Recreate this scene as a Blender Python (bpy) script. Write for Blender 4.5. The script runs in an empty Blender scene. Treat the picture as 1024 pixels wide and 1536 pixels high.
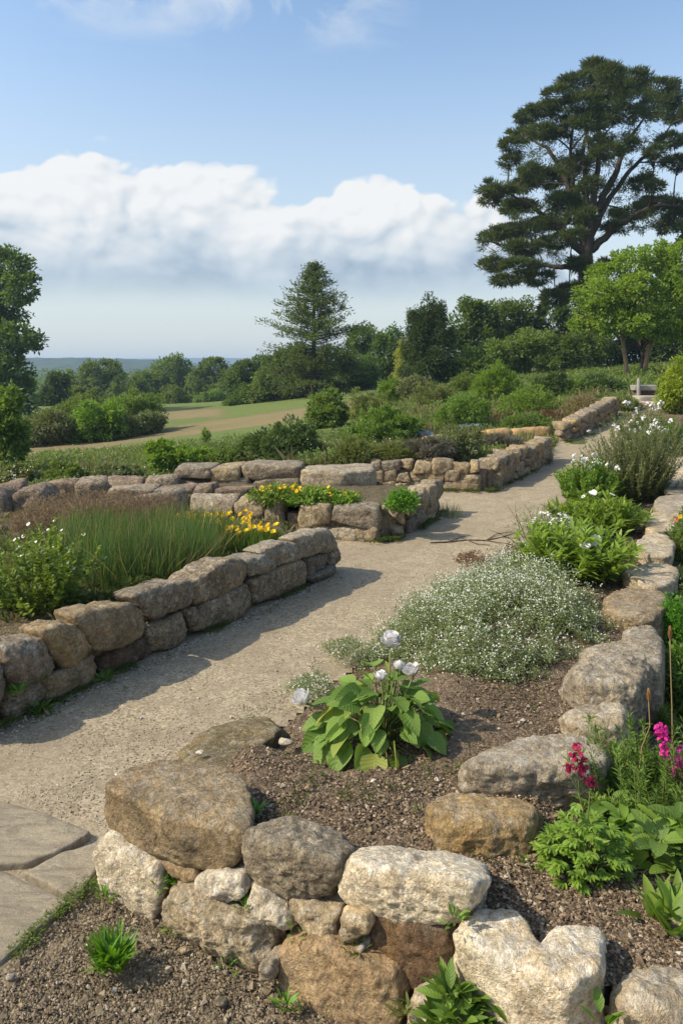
import bpy, bmesh, math
import numpy as np
from mathutils import Vector
scene = bpy.context.scene
COL = scene.collection
rng = np.random.default_rng(7)
PI = math.pi

# ------------------------------------------------------------------ camera geometry of the place
EYE = 1.7          # lens height above the path
FPX = 1150.0       # focal length in photo pixels
CX, HY = 512.0, 550.0

def sm(t):
    t = np.clip(t, 0, 1)
    return t * t * (3 - 2 * t)

def g(X, Y):
    """height of the natural terrain"""
    X = np.asarray(X, float); Y = np.asarray(Y, float)
    S = sm((Y - 9) / 16)
    lin = .13 * X + .1
    lin = np.where(lin > 0, 2.6 * np.tanh(lin / 2.6), 1.35 * np.tanh(lin / 1.35))
    z = S * lin
    d = np.clip(Y - 58, 0, 190)
    z = z - .045 * d * sm((26 - X) / 30)
    return z

def at_z(px, py, z):
    v = (py - HY) / FPX
    Y = (EYE - z) / v
    return np.array([(px - CX) / FPX * Y, Y, z])

def at_y(px, py, Y):
    return np.array([(px - CX) / FPX * Y, Y, EYE - (py - HY) / FPX * Y])

def at_g(px, py, dz=0.0):
    u, v = (px - CX) / FPX, (py - HY) / FPX
    Ys = np.geomspace(1.2, 500, 4000)
    f = EYE - v * Ys - g(u * Ys, Ys) - dz
    k = np.argmax(f <= 0) if (f <= 0).any() else len(Ys) - 1
    Y = Ys[k]
    return np.array([u * Y, Y, float(g(u * Y, Y)) + dz])

# ------------------------------------------------------------------ numpy noise
_perm = np.random.default_rng(3).permutation(256)
_perm = np.concatenate([_perm, _perm, _perm])
_grad = np.random.default_rng(4).normal(size=(256, 3)); _grad /= np.linalg.norm(_grad, axis=1)[:, None]

def noise(P):
    P = np.asarray(P, float)
    i = np.floor(P).astype(int); f = P - i; i &= 255
    w = f * f * f * (f * (f * 6 - 15) + 10)
    out = 0
    for dx in (0, 1):
        for dy in (0, 1):
            for dz in (0, 1):
                h = _perm[_perm[_perm[i[:, 0] + dx] + i[:, 1] + dy] + i[:, 2] + dz]
                d = (f - np.array([dx, dy, dz]))
                n = (_grad[h] * d).sum(1)
                ww = (w[:, 0] if dx else 1 - w[:, 0]) * (w[:, 1] if dy else 1 - w[:, 1]) * (w[:, 2] if dz else 1 - w[:, 2])
                out = out + ww * n
    return out

def fbm(P, octv=4, gain=.5):
    s, a, o = 0, 1, 0
    for k in range(octv):
        o = o + a * noise(P * (2 ** k) + 17.3 * k); a *= gain
    return o

def norm(a):
    return a / np.maximum(np.linalg.norm(a, axis=-1, keepdims=True), 1e-9)

# ------------------------------------------------------------------ linking
def make_mesh(name, V, faces, mat, attrs=None, smooth=True):
    me = bpy.data.meshes.new(name)
    V = np.ascontiguousarray(V, dtype=np.float32)
    if not isinstance(faces, (list, tuple)): faces = [faces]
    faces = [np.asarray(f, dtype=np.int32) for f in faces if len(f)]
    nl = sum(f.size for f in faces); nf = sum(len(f) for f in faces)
    me.vertices.add(len(V)); me.vertices.foreach_set('co', V.ravel())
    me.loops.add(nl); me.loops.foreach_set('vertex_index', np.concatenate([f.ravel() for f in faces]))
    me.polygons.add(nf)
    sizes = np.concatenate([np.full(len(f), f.shape[1], np.int32) for f in faces])
    starts = np.concatenate([[0], np.cumsum(sizes)[:-1]]).astype(np.int32)
    me.polygons.foreach_set('loop_start', starts)
    me.polygons.foreach_set('use_smooth', np.full(nf, smooth, dtype=bool))
    me.update(calc_edges=True)
    for k, a in (attrs or {}).items():
        at = me.attributes.new(k, 'FLOAT', 'POINT'); at.data.foreach_set('value', np.ascontiguousarray(a, np.float32))
    me.materials.append(mat)
    return me

def link(name, me, parent=None, loc=None):
    o = bpy.data.objects.new(name, me); COL.objects.link(o)
    if parent is not None: o.parent = parent
    if loc is not None: o.location = loc
    return o

def tag(o, label=None, cat=None, group=None, kind=None):
    if label: o['label'] = label
    if cat: o['category'] = cat
    if group: o['group'] = group
    if kind: o['kind'] = kind
    return o

def thing(name, label, cat, loc, group=None):
    o = bpy.data.objects.new(name, None); COL.objects.link(o)
    o.empty_display_size = .1
    o.location = [float(c) for c in loc]
    return tag(o, label, cat, group)

def part(name, parent, V, faces, mat, attrs=None, smooth=True, stuff=False):
    """V in world coordinates; stored relative to the parent's origin"""
    off = np.array(parent.location)
    if parent.parent is not None: off = off + np.array(parent.parent.location)
    o = link(name, make_mesh(name, np.asarray(V) - off, faces, mat, attrs, smooth), parent)
    if stuff: o['kind'] = 'stuff'
    return o

class Bag:
    """collects pieces that become ONE mesh"""
    def __init__(s): s.V = []; s.F = {}; s.A = {}; s.n = 0
    def add(s, V, F, **attrs):
        V = np.asarray(V).reshape(-1, 3)
        for f in (F if isinstance(F, list) else [F]):
            f = np.asarray(f); s.F.setdefault(f.shape[1], []).append(f + s.n)
        for k in ('tint', 'across', 'along'):
            a = attrs.get(k, 0.5); s.A.setdefault(k, []).append(np.broadcast_to(np.asarray(a, float), (len(V),)))
        s.V.append(V); s.n += len(V)
    def get(s):
        return np.concatenate(s.V), [np.concatenate(f) for f in s.F.values()], {k: np.concatenate(a) for k, a in s.A.items()}
    def part(s, name, parent, mat, smooth=True, stuff=False):
        V, F, A = s.get(); return part(name, parent, V, F, mat, A, smooth, stuff)
    def obj(s, name, mat, smooth=True):
        V, F, A = s.get(); return link(name, make_mesh(name, V, F, mat, A, smooth))

# ------------------------------------------------------------------ shapes
def tube(bag, pts, rad, sides=7, tint=.5):
    pts = np.asarray(pts, float); n = len(pts)
    rad = np.interp(np.linspace(0, 1, n), np.linspace(0, 1, len(rad)), rad) if np.ndim(rad) else np.full(n, rad)
    T = norm(np.gradient(pts, axis=0))
    ref = np.array([0.31, .87, .2]) if abs(T[0][2]) > .8 else np.array([0, 0, 1.])
    A = norm(np.cross(T, ref)); B = np.cross(T, A)
    th = np.linspace(0, 2 * PI, sides, endpoint=False)
    V = pts[:, None] + rad[:, None, None] * (np.cos(th)[None, :, None] * A[:, None] + np.sin(th)[None, :, None] * B[:, None])
    i = np.arange(n - 1)[:, None] * sides; j = np.arange(sides)[None]; k = (j + 1) % sides
    F = np.stack([i + j, i + k, i + sides + k, i + sides + j], -1).reshape(-1, 4)
    V = V.reshape(-1, 3)
    V = np.concatenate([V, pts[-1:] + T[-1:] * rad[-1] * .6])
    cap = np.stack([(n - 1) * sides + np.arange(sides), (n - 1) * sides + (np.arange(sides) + 1) % sides, np.full(sides, n * sides)], -1)
    bag.add(V, [F, cap], tint=tint, along=np.concatenate([np.repeat(np.linspace(0, 1, n), sides), [1]]))

def leaves(bag, P, D, U, L, W, kind='quad', droop=.15, fold=.15, tint=None, r=rng):
    """leaf blades: P roots, D directions, U the side that faces up"""
    P = np.asarray(P, float); N = len(P)
    if N == 0: return
    D = norm(D); S = norm(np.cross(D, U)); Nn = np.cross(S, D)
    L = np.broadcast_to(np.asarray(L, float), (N,))[:, None]; W = np.broadcast_to(np.asarray(W, float), (N,))[:, None]
    droop = np.broadcast_to(np.asarray(droop, float), (N,))[:, None]
    if tint is None: tint = r.random(N)
    if kind == 'quad':
        m = P + D * L * .48 + Nn * fold * W
        V = np.stack([P, m + S * W / 2, P + D * L - Nn * droop * L, m - S * W / 2], 1)
        b = np.arange(N)[:, None] * 4
        F = np.concatenate([b + np.array([[0, 1, 2]]), b + np.array([[0, 2, 3]])])
        bag.add(V, F, tint=np.repeat(tint, 4), along=np.tile([0, .5, 1, .5], N), across=np.tile([0, 1, 0, -1.], N))
        return
    prof = {'ovate': ([0, .08, .25, .45, .65, .82, .93, 1], [.05, .45, .92, 1, .82, .52, .25, .0], 5),
            'lance': ([0, .2, .45, .7, .9, 1], [.12, .7, 1, .75, .35, 0], 3),
            'round': ([0, .1, .3, .55, .8, .95, 1], [.05, .5, .9, 1, .85, .45, .05], 3),
            'blade': ([0, .35, .7, 1], [.7, 1, .7, .03], 2),
            'petal': ([0, .3, .65, .9, 1], [.25, .7, 1, .8, .45], 3)}[kind]
    t, w, m = np.array(prof[0]), np.array(prof[1]), prof[2]
    n = len(t); q = np.linspace(-1, 1, m)
    mid = P[:, None] + D[:, None] * (L * t)[:, :, None] - Nn[:, None] * (droop * L * t[None] ** 2)[:, :, None]
    V = mid[:, :, None] + S[:, None, None] * ((W / 2 * w)[:, :, None] * q)[..., None] \
        + Nn[:, None, None] * ((fold * W * w)[:, :, None] * np.abs(q) ** 1.4)[..., None]
    V = V.reshape(-1, 3)
    i = np.arange(n - 1)[:, None] * m + np.arange(m - 1)[None]
    Fq = np.stack([i, i + 1, i + m + 1, i + m], -1).reshape(-1, 4)
    F = (np.arange(N)[:, None, None] * (n * m) + Fq[None]).reshape(-1, 4)
    bag.add(V, F, tint=np.repeat(tint, n * m), along=np.tile(np.repeat(t, m), N), across=np.tile(np.tile(q, n), N))

def rand_dir(n, r=rng):
    return norm(r.normal(size=(n, 3)))

def crown(bag, blobs, n, L, W, clump=.36, ncl=26, up=.35, rnd=.7, kind='quad', inner=.25, r=rng, hollow=.0, tint=None, droop=.15):
    """foliage filling lumpy ellipsoids: each blob = (centre, radii); leaves sit in clumps near each blob's skin"""
    vol = np.array([np.prod(b[1]) ** (2 / 3) for b in blobs]); share = vol / vol.sum()
    for (c, rad), s in zip(blobs, share):
        c = np.asarray(c, float); rad = np.asarray(rad, float)
        k = max(4, int(ncl))
        d = rand_dir(k, r)
        cc = d * (r.random((k, 1)) * .35 + .62)
        m = int(n * s)
        mi = int(m * inner)
        w = r.random(k) + .35; w /= w.sum()
        idx = r.choice(k, m - mi, p=w)
        cr = clump * (.6 + .8 * r.random(k))
        q = rand_dir(m - mi, r) * (r.random((m - mi, 1)) ** .45) * cr[idx][:, None]
        Q = cc[idx] + q
        Qi = rand_dir(mi, r) * (hollow + (1 - hollow) * r.random((mi, 1)) ** .4) * .8
        Q = np.concatenate([Q, Qi]); idxa = np.concatenate([idx, r.integers(0, k, mi)])
        P = c + Q * rad
        out = norm(np.concatenate([q, Qi]) + .5 * norm(Q))
        D = norm(out + rnd * rand_dir(m, r) + np.array([0, 0, up * .5]))
        U = norm(out * .6 + np.array([0, 0, .8]) + .5 * rand_dir(m, r))
        ct = r.random(k)
        ti = np.clip(.5 * ct[idxa] + .5 * r.random(m), 0, 1) if tint is None else np.full(m, tint)
        leaves(bag, P, D, U, L * (.65 + .7 * r.random(m)), W * (.65 + .7 * r.random(m)), kind, droop=droop, tint=ti, r=r)

# ------------------------------------------------------------------ stones
_ico = {}
def ico(sub):
    if sub not in _ico:
        bm = bmesh.new(); bmesh.ops.create_icosphere(bm, subdivisions=sub, radius=1)
        V = np.array([v.co[:] for v in bm.verts]); F = np.array([[v.index for v in f.verts] for f in bm.faces]); bm.free()
        _ico[sub] = (norm(V), F)
    return _ico[sub]

def hull_planes(pts, c):
    bm = bmesh.new()
    for p in pts: bm.verts.new([float(a) for a in p])
    bmesh.ops.convex_hull(bm, input=bm.verts[:])
    bm.normal_update()
    pl = []
    for f in bm.faces:
        n = np.array(f.normal[:]); d = float(n @ (np.array(f.verts[0].co[:]) - c))
        if d < 0: n, d = -n, -d
        if f.calc_area() < 1e-7: continue
        if any(n @ m > .985 and abs(d - e) < .01 + .05 * d for m, e in pl): continue
        pl.append((n, max(d, .004)))
    bm.free()
    return np.array([a for a, b in pl]), np.array([b for a, b in pl])

def stone_geo(hulls, sub=5, p=9, rough=.012, freq=9, chips=6, seed=0, grow=1.04, centre=None, pits=0.0, lump=.026):
    """a worn stone: rounded hull of the given points (several hulls share one centre), broken by chips and noise"""
    r = np.random.default_rng(seed)
    hulls = [np.asarray(h, float) for h in hulls]
    allp = np.concatenate(hulls)
    c = np.asarray(centre, float) if centre is not None else (allp.max(0) + allp.min(0)) / 2
    dirs, F = ico(sub)
    size = (allp.max(0) - allp.min(0)); sc = np.clip(size, .02, None)
    u = norm(dirs * sc)                      # spread the vertices along the long axis
    R = None
    for h in hulls:
        n, d = hull_planes(h, c)
        if chips:
            cn = rand_dir(chips, r); sup = ((h - c) @ cn.T).max(0)
            n = np.concatenate([n, cn]); d = np.concatenate([d, sup * (.8 + .12 * r.random(chips))])
        k = np.clip(u @ n.T, 0, None) / d
        rr = (k ** p).sum(1) ** (-1 / p)
        R = rr if R is None else (R ** 10 + rr ** 10) ** .1
    V = c + u * (R * grow)[:, None]
    s0 = float(np.cbrt(np.prod(size)))
    off = r.random(3) * 40
    Q = V / max(s0, .05)
    n1 = fbm(Q * 1.6 + off, 3); n2 = fbm(V * freq * 3 + off, 4, .55); rid = 1 - np.abs(fbm(Q * 3.1 + off * 1.7, 3)) * 2
    disp = s0 * (.085 * n1 + lump * fbm(Q * 4.3 + off * .6, 3)) + rough * n2 + s0 * .02 * np.clip(rid - .75, 0, 1) * -1.5
    if pits: disp -= pits * np.clip(noise(V * 38 + off) - .32, 0, 1) * 3
    V = V + u * disp[:, None]
    return V, F

def ring_down(top, z, k=.9):
    top = np.asarray(top); c = top.mean(0)
    b = c + (top - c) * k; b[:, 2] = z
    return b

# ------------------------------------------------------------------ sheets (ground cover surfaces)
def inside(poly, x, y):
    poly = np.asarray(poly); ins = np.zeros(len(x), bool); j = len(poly) - 1
    for i in range(len(poly)):
        xi, yi = poly[i][:2]; xj, yj = poly[j][:2]
        cond = ((yi > y) != (yj > y)) & (x < (xj - xi) * (y - yi) / (yj - yi + 1e-12) + xi)
        ins ^= cond; j = i
    return ins

def sheet(name, poly, zf, res, mat, ragged=.03, bump=.006, bfreq=14):
    poly = np.asarray(poly, float)
    x0, y0 = poly[:, 0].min() - .1, poly[:, 1].min() - .1; x1, y1 = poly[:, 0].max() + .1, poly[:, 1].max() + .1
    nx, ny = int((x1 - x0) / res) + 2, int((y1 - y0) / res) + 2
    gx, gy = np.meshgrid(x0 + np.arange(nx) * res, y0 + np.arange(ny) * res)
    X, Y = gx.ravel(), gy.ravel()
    P = np.stack([X, Y, np.zeros_like(X)], 1)
    jx = ragged * fbm(P * 7, 3); jy = ragged * fbm(P * 7 + 50, 3)
    keep = inside(poly, X + jx, Y + jy).reshape(ny, nx)
    cell = keep[:-1, :-1] & keep[1:, 1:] & keep[1:, :-1] & keep[:-1, 1:]
    i = np.arange(ny * nx).reshape(ny, nx)
    Fq = np.stack([i[:-1, :-1], i[:-1, 1:], i[1:, 1:], i[1:, :-1]], -1)[cell]
    Z = zf(X, Y) + bump * fbm(P * bfreq, 4, .6) + bump * 1.5 * fbm(P * bfreq / 5, 2)
    V = np.stack([X, Y, Z], 1)
    used = np.unique(Fq); mp = np.zeros(len(V), int); mp[used] = np.arange(len(used))
    o = link(name, make_mesh(name, V[used], mp[Fq], mat))
    tag(o, kind='structure')
    return o
# ------------------------------------------------------------------ materials
class NT:
    def __init__(s, name):
        s.m = bpy.data.materials.new(name); s.m.use_nodes = True
        s.t = s.m.node_tree; s.t.nodes.clear()
        s.out = s.t.nodes.new('ShaderNodeOutputMaterial')
    def n(s, kind, ins=None, **kw):
        nd = s.t.nodes.new(kind)
        for k, v in kw.items(): setattr(nd, k, v)
        for k, v in (ins or {}).items():
            sk = nd.inputs[k]
            if isinstance(v, bpy.types.NodeSocket): s.t.links.new(v, sk)
            else:
                if sk.type == 'RGBA' and len(v) == 3: v = (*v, 1)
                sk.default_value = v
        return nd
    def mix(s, f, a, b, mode='MIX'):
        nd = s.n('ShaderNodeMix', data_type='RGBA', blend_type=mode)
        for i, v in ((0, f), (6, a), (7, b)):
            if isinstance(v, bpy.types.NodeSocket): s.t.links.new(v, nd.inputs[i])
            else: nd.inputs[i].default_value = v if i == 0 else (*v[:3], 1)
        return nd.outputs[2]
    def math(s, op, a, b=0.0, c=0.0, clamp=False):
        nd = s.n('ShaderNodeMath', {0: a, 1: b, 2: c}, operation=op); nd.use_clamp = clamp
        return nd.outputs[0]
    def ramp(s, f, stops, interp='LINEAR'):
        nd = s.n('ShaderNodeValToRGB', {0: f}); cr = nd.color_ramp; cr.interpolation = interp
        while len(cr.elements) < len(stops): cr.elements.new(.5)
        for e, (p, c) in zip(cr.elements, stops):
            e.position = p; e.color = (c, c, c, 1) if np.isscalar(c) else (*c[:3], 1)
        return nd.outputs[0]
    def noise(s, vec, scale, detail=5, rough=.55, dist=0.0):
        return s.n('ShaderNodeTexNoise', {'Vector': vec, 'Scale': scale, 'Detail': detail, 'Roughness': rough, 'Distortion': dist}).outputs[0]
    def coord(s, spread=True):
        tc = s.n('ShaderNodeTexCoord').outputs['Object']
        if not spread: return tc
        oi = s.n('ShaderNodeObjectInfo').outputs['Random']
        off = s.n('ShaderNodeVectorMath', {0: oi, 1: (37.0, 19.0, 53.0)}, operation='MULTIPLY').outputs[0]
        return s.n('ShaderNodeVectorMath', {0: tc, 1: off}, operation='ADD').outputs[0]
    def bump(s, h, strength, dist, nrm=None):
        ins = {'Height': h, 'Strength': strength, 'Distance': dist}
        if nrm is not None: ins['Normal'] = nrm
        return s.n('ShaderNodeBump', ins).outputs[0]
    def done(s, col, rough, normal=None, spec=.3, extra=None):
        ins = {'Base Color': col, 'Roughness': rough, 'Specular IOR Level': spec}
        if normal is not None: ins['Normal'] = normal
        ins.update(extra or {})
        b = s.n('ShaderNodeBsdfPrincipled', ins)
        s.t.links.new(b.outputs[0], s.out.inputs[0])
        return s.m

def rock_mat(name, base, second, stain, pale=(.46, .43, .37), lichen=.35, stain_amt=.45, warm=(.42, .27, .13), warm_amt=.25, grit=.55):
    wm = lambda q: (q[0] * 1.2, q[1] * 1.16, q[2] * 1.08)
    base, second, stain, pale, warm = wm(base), wm(second), wm(stain), tuple(min(.78, a * 1.1) for a in pale), wm(warm)
    k = NT(name); v = k.coord()
    oi = k.n('ShaderNodeObjectInfo').outputs['Random']
    big = k.noise(v, 4.5, 4, .6, .4); mid = k.noise(v, 14, 6, .65, .3); fine = k.noise(v, 70, 6, .7); grain = k.noise(v, 260, 3, .7)
    c = k.mix(k.ramp(big, [(.36, 0), (.64, 1)]), base, second)
    c = k.mix(k.math('MULTIPLY', k.ramp(k.noise(v, 3.2, 5, .6, 1.0), [(.52, 0), (.68, 1)]), warm_amt), c, warm)
    c = k.mix(k.math('MULTIPLY', k.ramp(mid, [(.5, 0), (.66, 1)]), stain_amt), c, stain)
    # lichen: pale crust in small patches
    nz = k.n('ShaderNodeSeparateXYZ', {0: k.n('ShaderNodeNewGeometry').outputs['Normal']}).outputs[2]
    lm = k.math('ADD', k.noise(v, 24, 8, .75, .6), k.math('MULTIPLY', nz, .06))
    c = k.mix(k.math('MULTIPLY', k.ramp(lm, [(.53, 0), (.63, 1)]), lichen), c, pale)
    c = k.mix(k.ramp(fine, [(.3, .55), (.48, 0), (.52, 0), (.72, .0)]), c, tuple(a * .4 for a in base))
    sp = k.ramp(k.math('ADD', k.math('MULTIPLY', k.noise(v, 150, 3, .7), .5), k.math('MULTIPLY', k.noise(v, 68, 4, .75), .5)), [(.35, .58), (.5, 1.02), (.66, 1.48)])
    c = k.mix(1.0, c, sp, 'MULTIPLY')
    blot = k.ramp(k.noise(v, 34, 6, .7, .5), [(.34, 1 - .36 * grit), (.5, 1.02), (.66, 1 + .38 * grit)])
    c = k.mix(1.0, c, blot, 'MULTIPLY')
    blot2 = k.ramp(k.noise(v, 9, 4, .6, .8), [(.34, .74), (.5, 1.0), (.66, 1.26)])
    c = k.mix(1.0, c, blot2, 'MULTIPLY')
    hv = k.n('ShaderNodeHueSaturation', {'Color': c, 'Value': k.math('MULTIPLY_ADD', oi, .36, .82), 'Saturation': k.math('MULTIPLY_ADD', oi, .3, .85)}).outputs[0]
    h = k.math('ADD', k.math('MULTIPLY', fine, .7), k.math('MULTIPLY', grain, .3))
    h = k.math('ADD', h, k.math('MULTIPLY', k.noise(v, 32, 5, .65, .4), .5 + .8 * grit))
    cr = k.n('ShaderNodeTexVoronoi', {'Vector': v, 'Scale': 42.0}, feature='F1').outputs[0]
    h = k.math('ADD', h, k.math('MULTIPLY', k.ramp(cr, [(.0, 0), (.22, 1)]), .22))
    nrm = k.bump(h, 1.0, .022)
    return k.done(hv, .93, nrm, .18)

M = {}
M['rock_brown'] = rock_mat('rock_brown', (.30, .225, .13), (.235, .18, .115), (.11, .085, .06), lichen=.3)
M['rock_grey'] = rock_mat('rock_grey', (.33, .275, .20), (.26, .215, .155), (.12, .10, .075), lichen=.5, warm_amt=.12, grit=.9)
M['rock_white'] = rock_mat('rock_white', (.56, .50, .405), (.47, .405, .31), (.26, .20, .135), pale=(.66, .62, .55), lichen=.6, stain_amt=.42, warm=(.46, .31, .15), warm_amt=.3)
M['rock_pale'] = rock_mat('rock_pale', (.42, .35, .25), (.345, .28, .195), (.16, .125, .09), pale=(.52, .48, .42), lichen=.5, stain_amt=.5)
M['rock_orange'] = rock_mat('rock_orange', (.40, .265, .125), (.35, .245, .13), (.2, .135, .075), lichen=.12, stain_amt=.3, warm=(.42, .24, .09), warm_amt=.4)
M['rock_dark'] = rock_mat('rock_dark', (.13, .085, .055), (.10, .075, .055), (.05, .038, .03), pale=(.3, .24, .18), lichen=.35)
M['rock_wall'] = rock_mat('rock_wall', (.25, .198, .14), (.195, .16, .118), (.085, .07, .055), pale=(.42, .39, .33), lichen=.5, grit=1.1, warm_amt=.12)
M['rock_gold'] = rock_mat('rock_gold', (.315, .25, .16), (.25, .2, .135), (.10, .08, .06), pale=(.44, .4, .32), lichen=.42, grit=1.0, warm_amt=.18)
M['rock_mossy'] = rock_mat('rock_mossy', (.17, .135, .085), (.13, .11, .065), (.07, .06, .035), pale=(.34, .31, .25), lichen=.4)
M['rock_purple'] = rock_mat('rock_purple', (.23, .17, .12), (.185, .14, .105), (.08, .06, .055), pale=(.36, .31, .26), lichen=.4, grit=1.1)

def slab_mat():
    k = NT('flagstone'); v = k.coord()
    st = k.n('ShaderNodeMapping', {'Vector': v, 'Rotation': (0, 0, .55), 'Scale': (2.2, 11, 2)}).outputs[0]
    n1 = k.noise(st, 2.2, 6, .65, .8); n2 = k.noise(v, 8, 5, .6); gr = k.noise(v, 210, 3, .7)
    c = k.mix(k.ramp(n1, [(.35, 0), (.66, 1)]), (.32, .268, .188), (.20, .165, .115))
    c = k.mix(k.math('MULTIPLY', k.ramp(n2, [(.5, 0), (.7, 1)]), .5), c, (.33, .27, .185))
    c = k.mix(1.0, c, k.ramp(gr, [(.3, .75), (.7, 1.25)]), 'MULTIPLY')
    c = k.mix(k.math('MULTIPLY', k.ramp(k.noise(v, 13, 8, .75, .8), [(.55, 0), (.64, 1)]), .55), c, (.13, .108, .075))
    c = k.mix(k.math('MULTIPLY', k.ramp(k.noise(v, 26, 8, .8, .5), [(.58, 0), (.64, 1)]), .5), c, (.44, .41, .34))
    h = k.math('ADD', k.math('MULTIPLY', n1, 1.0), k.math('MULTIPLY', k.noise(v, 60, 5, .7), .35))
    return k.done(c, .85, k.bump(h, .7, .014), .25)
M['flagstone'] = slab_mat()

def gravel_mat():
    k = NT('gravel'); v = k.coord(False)
    vo = k.n('ShaderNodeTexVoronoi', {'Vector': v, 'Scale': 105.0, 'Randomness': 1.0}); v2 = k.n('ShaderNodeTexVoronoi', {'Vector': v, 'Scale': 48.0})
    rnd = k.n('ShaderNodeSeparateColor', {0: vo.outputs['Color']}).outputs[0]
    rnd2 = k.n('ShaderNodeSeparateColor', {0: v2.outputs['Color']}).outputs[0]
    c = k.ramp(rnd, [(0, (.14, .105, .06)), (.3, (.295, .235, .145)), (.7, (.415, .34, .215)), (1, (.60, .515, .36))])
    c2 = k.ramp(rnd2, [(0, (.2, .155, .11)), (.5, (.34, .275, .195)), (1, (.45, .375, .28))])
    c = k.mix(.35, c, c2)
    big = k.noise(v, 1.1, 5, .6); mid = k.noise(v, 5, 5, .65)
    c = k.mix(k.ramp(big, [(.36, .0), (.64, .6)]), c, (.255, .205, .14))
    c = k.mix(k.ramp(mid, [(.48, 0), (.7, .6)]), c, (.21, .165, .115))
    h = k.math('ADD', vo.outputs['Distance'], k.math('MULTIPLY', v2.outputs['Distance'], .5))
    return k.done(c, .95, k.bump(h, -.9, .006), .15)
M['gravel'] = gravel_mat()

def soil_mat(name, a, b, c3, scale=1.0):
    k = NT(name); v = k.coord(False)
    n1 = k.noise(v, 3.5, 6, .65); n2 = k.noise(v, 26 * scale, 6, .7); vo = k.n('ShaderNodeTexVoronoi', {'Vector': v, 'Scale': 95.0 * scale})
    rnd = k.n('ShaderNodeSeparateColor', {0: vo.outputs['Color']}).outputs[1]
    c = k.mix(k.ramp(n1, [(.36, 0), (.64, 1)]), a, b)
    c = k.mix(k.ramp(rnd, [(.55, 0), (1, .75)]), c, c3)
    c = k.mix(1.0, c, k.ramp(n2, [(.3, .55), (.7, 1.45)]), 'MULTIPLY')
    h = k.math('ADD', k.math('MULTIPLY', vo.outputs['Distance'], -.6), n2)
    return k.done(c, .97, k.bump(h, .9, .012), .12)
M['mulch'] = soil_mat('mulch', (.11, .079, .05), (.15, .11, .07), (.27, .2, .14))
M['soil'] = soil_mat('soil', (.155, .117, .075), (.21, .16, .105), (.3, .24, .165))
M['bed_soil'] = soil_mat('bed_soil', (.085, .07, .04), (.13, .1, .062), (.2, .165, .1))

def chip_mat(name, stops, rough=.9):
    k = NT(name)
    a = k.n('ShaderNodeAttribute', attribute_name='tint').outputs['Fac']
    c = k.ramp(a, stops)
    v = k.coord(False)
    c = k.mix(1.0, c, k.ramp(k.noise(v, 160, 3, .6), [(.3, .75), (.7, 1.25)]), 'MULTIPLY')
    return k.done(c, rough, None, .2)
M['litter'] = chip_mat('dead_leaf', [(0, (.11, .075, .045)), (.6, (.19, .135, .08)), (1, (.3, .23, .13))])
M['soil_grit'] = chip_mat('soil_grit', [(0, (.12, .09, .058)), (.6, (.205, .157, .102)), (.9, (.30, .24, .16)), (1, (.4, .34, .25))])
M['chips'] = chip_mat('bark_chips', [(0, (.06, .042, .027)), (.5, (.13, .092, .057)), (.8, (.235, .17, .108)), (.96, (.31, .225, .15)), (1, (.45, .37, .28))])
M['grit'] = chip_mat('grit', [(0, (.24, .185, .125)), (.5, (.32, .255, .175)), (.88, (.40, .33, .24)), (1, (.56, .49, .4))])
M['pebble'] = chip_mat('pebble', [(0, (.2, .155, .11)), (.5, (.38, .31, .22)), (1, (.5, .45, .37))])

def leaf_mat(name, lo, hi, rough=.5, trans=.35, vein=0.0, yellow=None, spec=.35, tcol=(1.5, 1.5, .7)):
    if tcol[2] < 1 and lo[1] > lo[0]: lo, hi = [(q[0] * 1.2, q[1] * 1.13, q[2] * 1.1) for q in (lo, hi)]
    k = NT(name)
    a = k.n('ShaderNodeAttribute', attribute_name='tint').outputs['Fac']
    oi = k.n('ShaderNodeObjectInfo').outputs['Random']
    stops = [(0, lo), (.85, hi)] + ([(1, yellow)] if yellow else [])
    c = k.ramp(a, stops)
    c = k.n('ShaderNodeHueSaturation', {'Color': c, 'Hue': k.math('MULTIPLY_ADD', oi, .02, .49), 'Value': k.math('MULTIPLY_ADD', oi, .2, .9)}).outputs[0]
    nrm = None
    if vein:
        ac = k.n('ShaderNodeAttribute', attribute_name='across').outputs['Fac']; al = k.n('ShaderNodeAttribute', attribute_name='along').outputs['Fac']
        aa = k.math('ABSOLUTE', ac)
        w = k.math('SINE', k.math('MULTIPLY', k.math('SUBTRACT', al, k.math('MULTIPLY', aa, .22)), 52))
        rib = k.ramp(aa, [(0, 1), (.06, 0)])
        c = k.mix(k.math('MULTIPLY', k.ramp(w, [(.8, 0), (1, 1)]), .25 * vein), c, tuple(x * 1.6 for x in hi))
        c = k.mix(k.math('MULTIPLY', rib, .5), c, tuple(x * 1.7 for x in hi))
        nrm = k.bump(k.math('ADD', k.math('MULTIPLY', w, .5), k.noise(k.coord(False), 90, 3)), .35, .003)
    ins = {'Base Color': c, 'Roughness': rough, 'Specular IOR Level': spec}
    if nrm is not None: ins['Normal'] = nrm
    b = k.n('ShaderNodeBsdfPrincipled', ins)
    tr = k.n('ShaderNodeBsdfTranslucent', {'Color': k.mix(1.0, c, tcol, 'MULTIPLY')})
    mx = k.n('ShaderNodeMixShader', {0: trans, 1: b.outputs[0], 2: tr.outputs[0]})
    k.t.links.new(mx.outputs[0], k.out.inputs[0])
    return k.m

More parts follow.
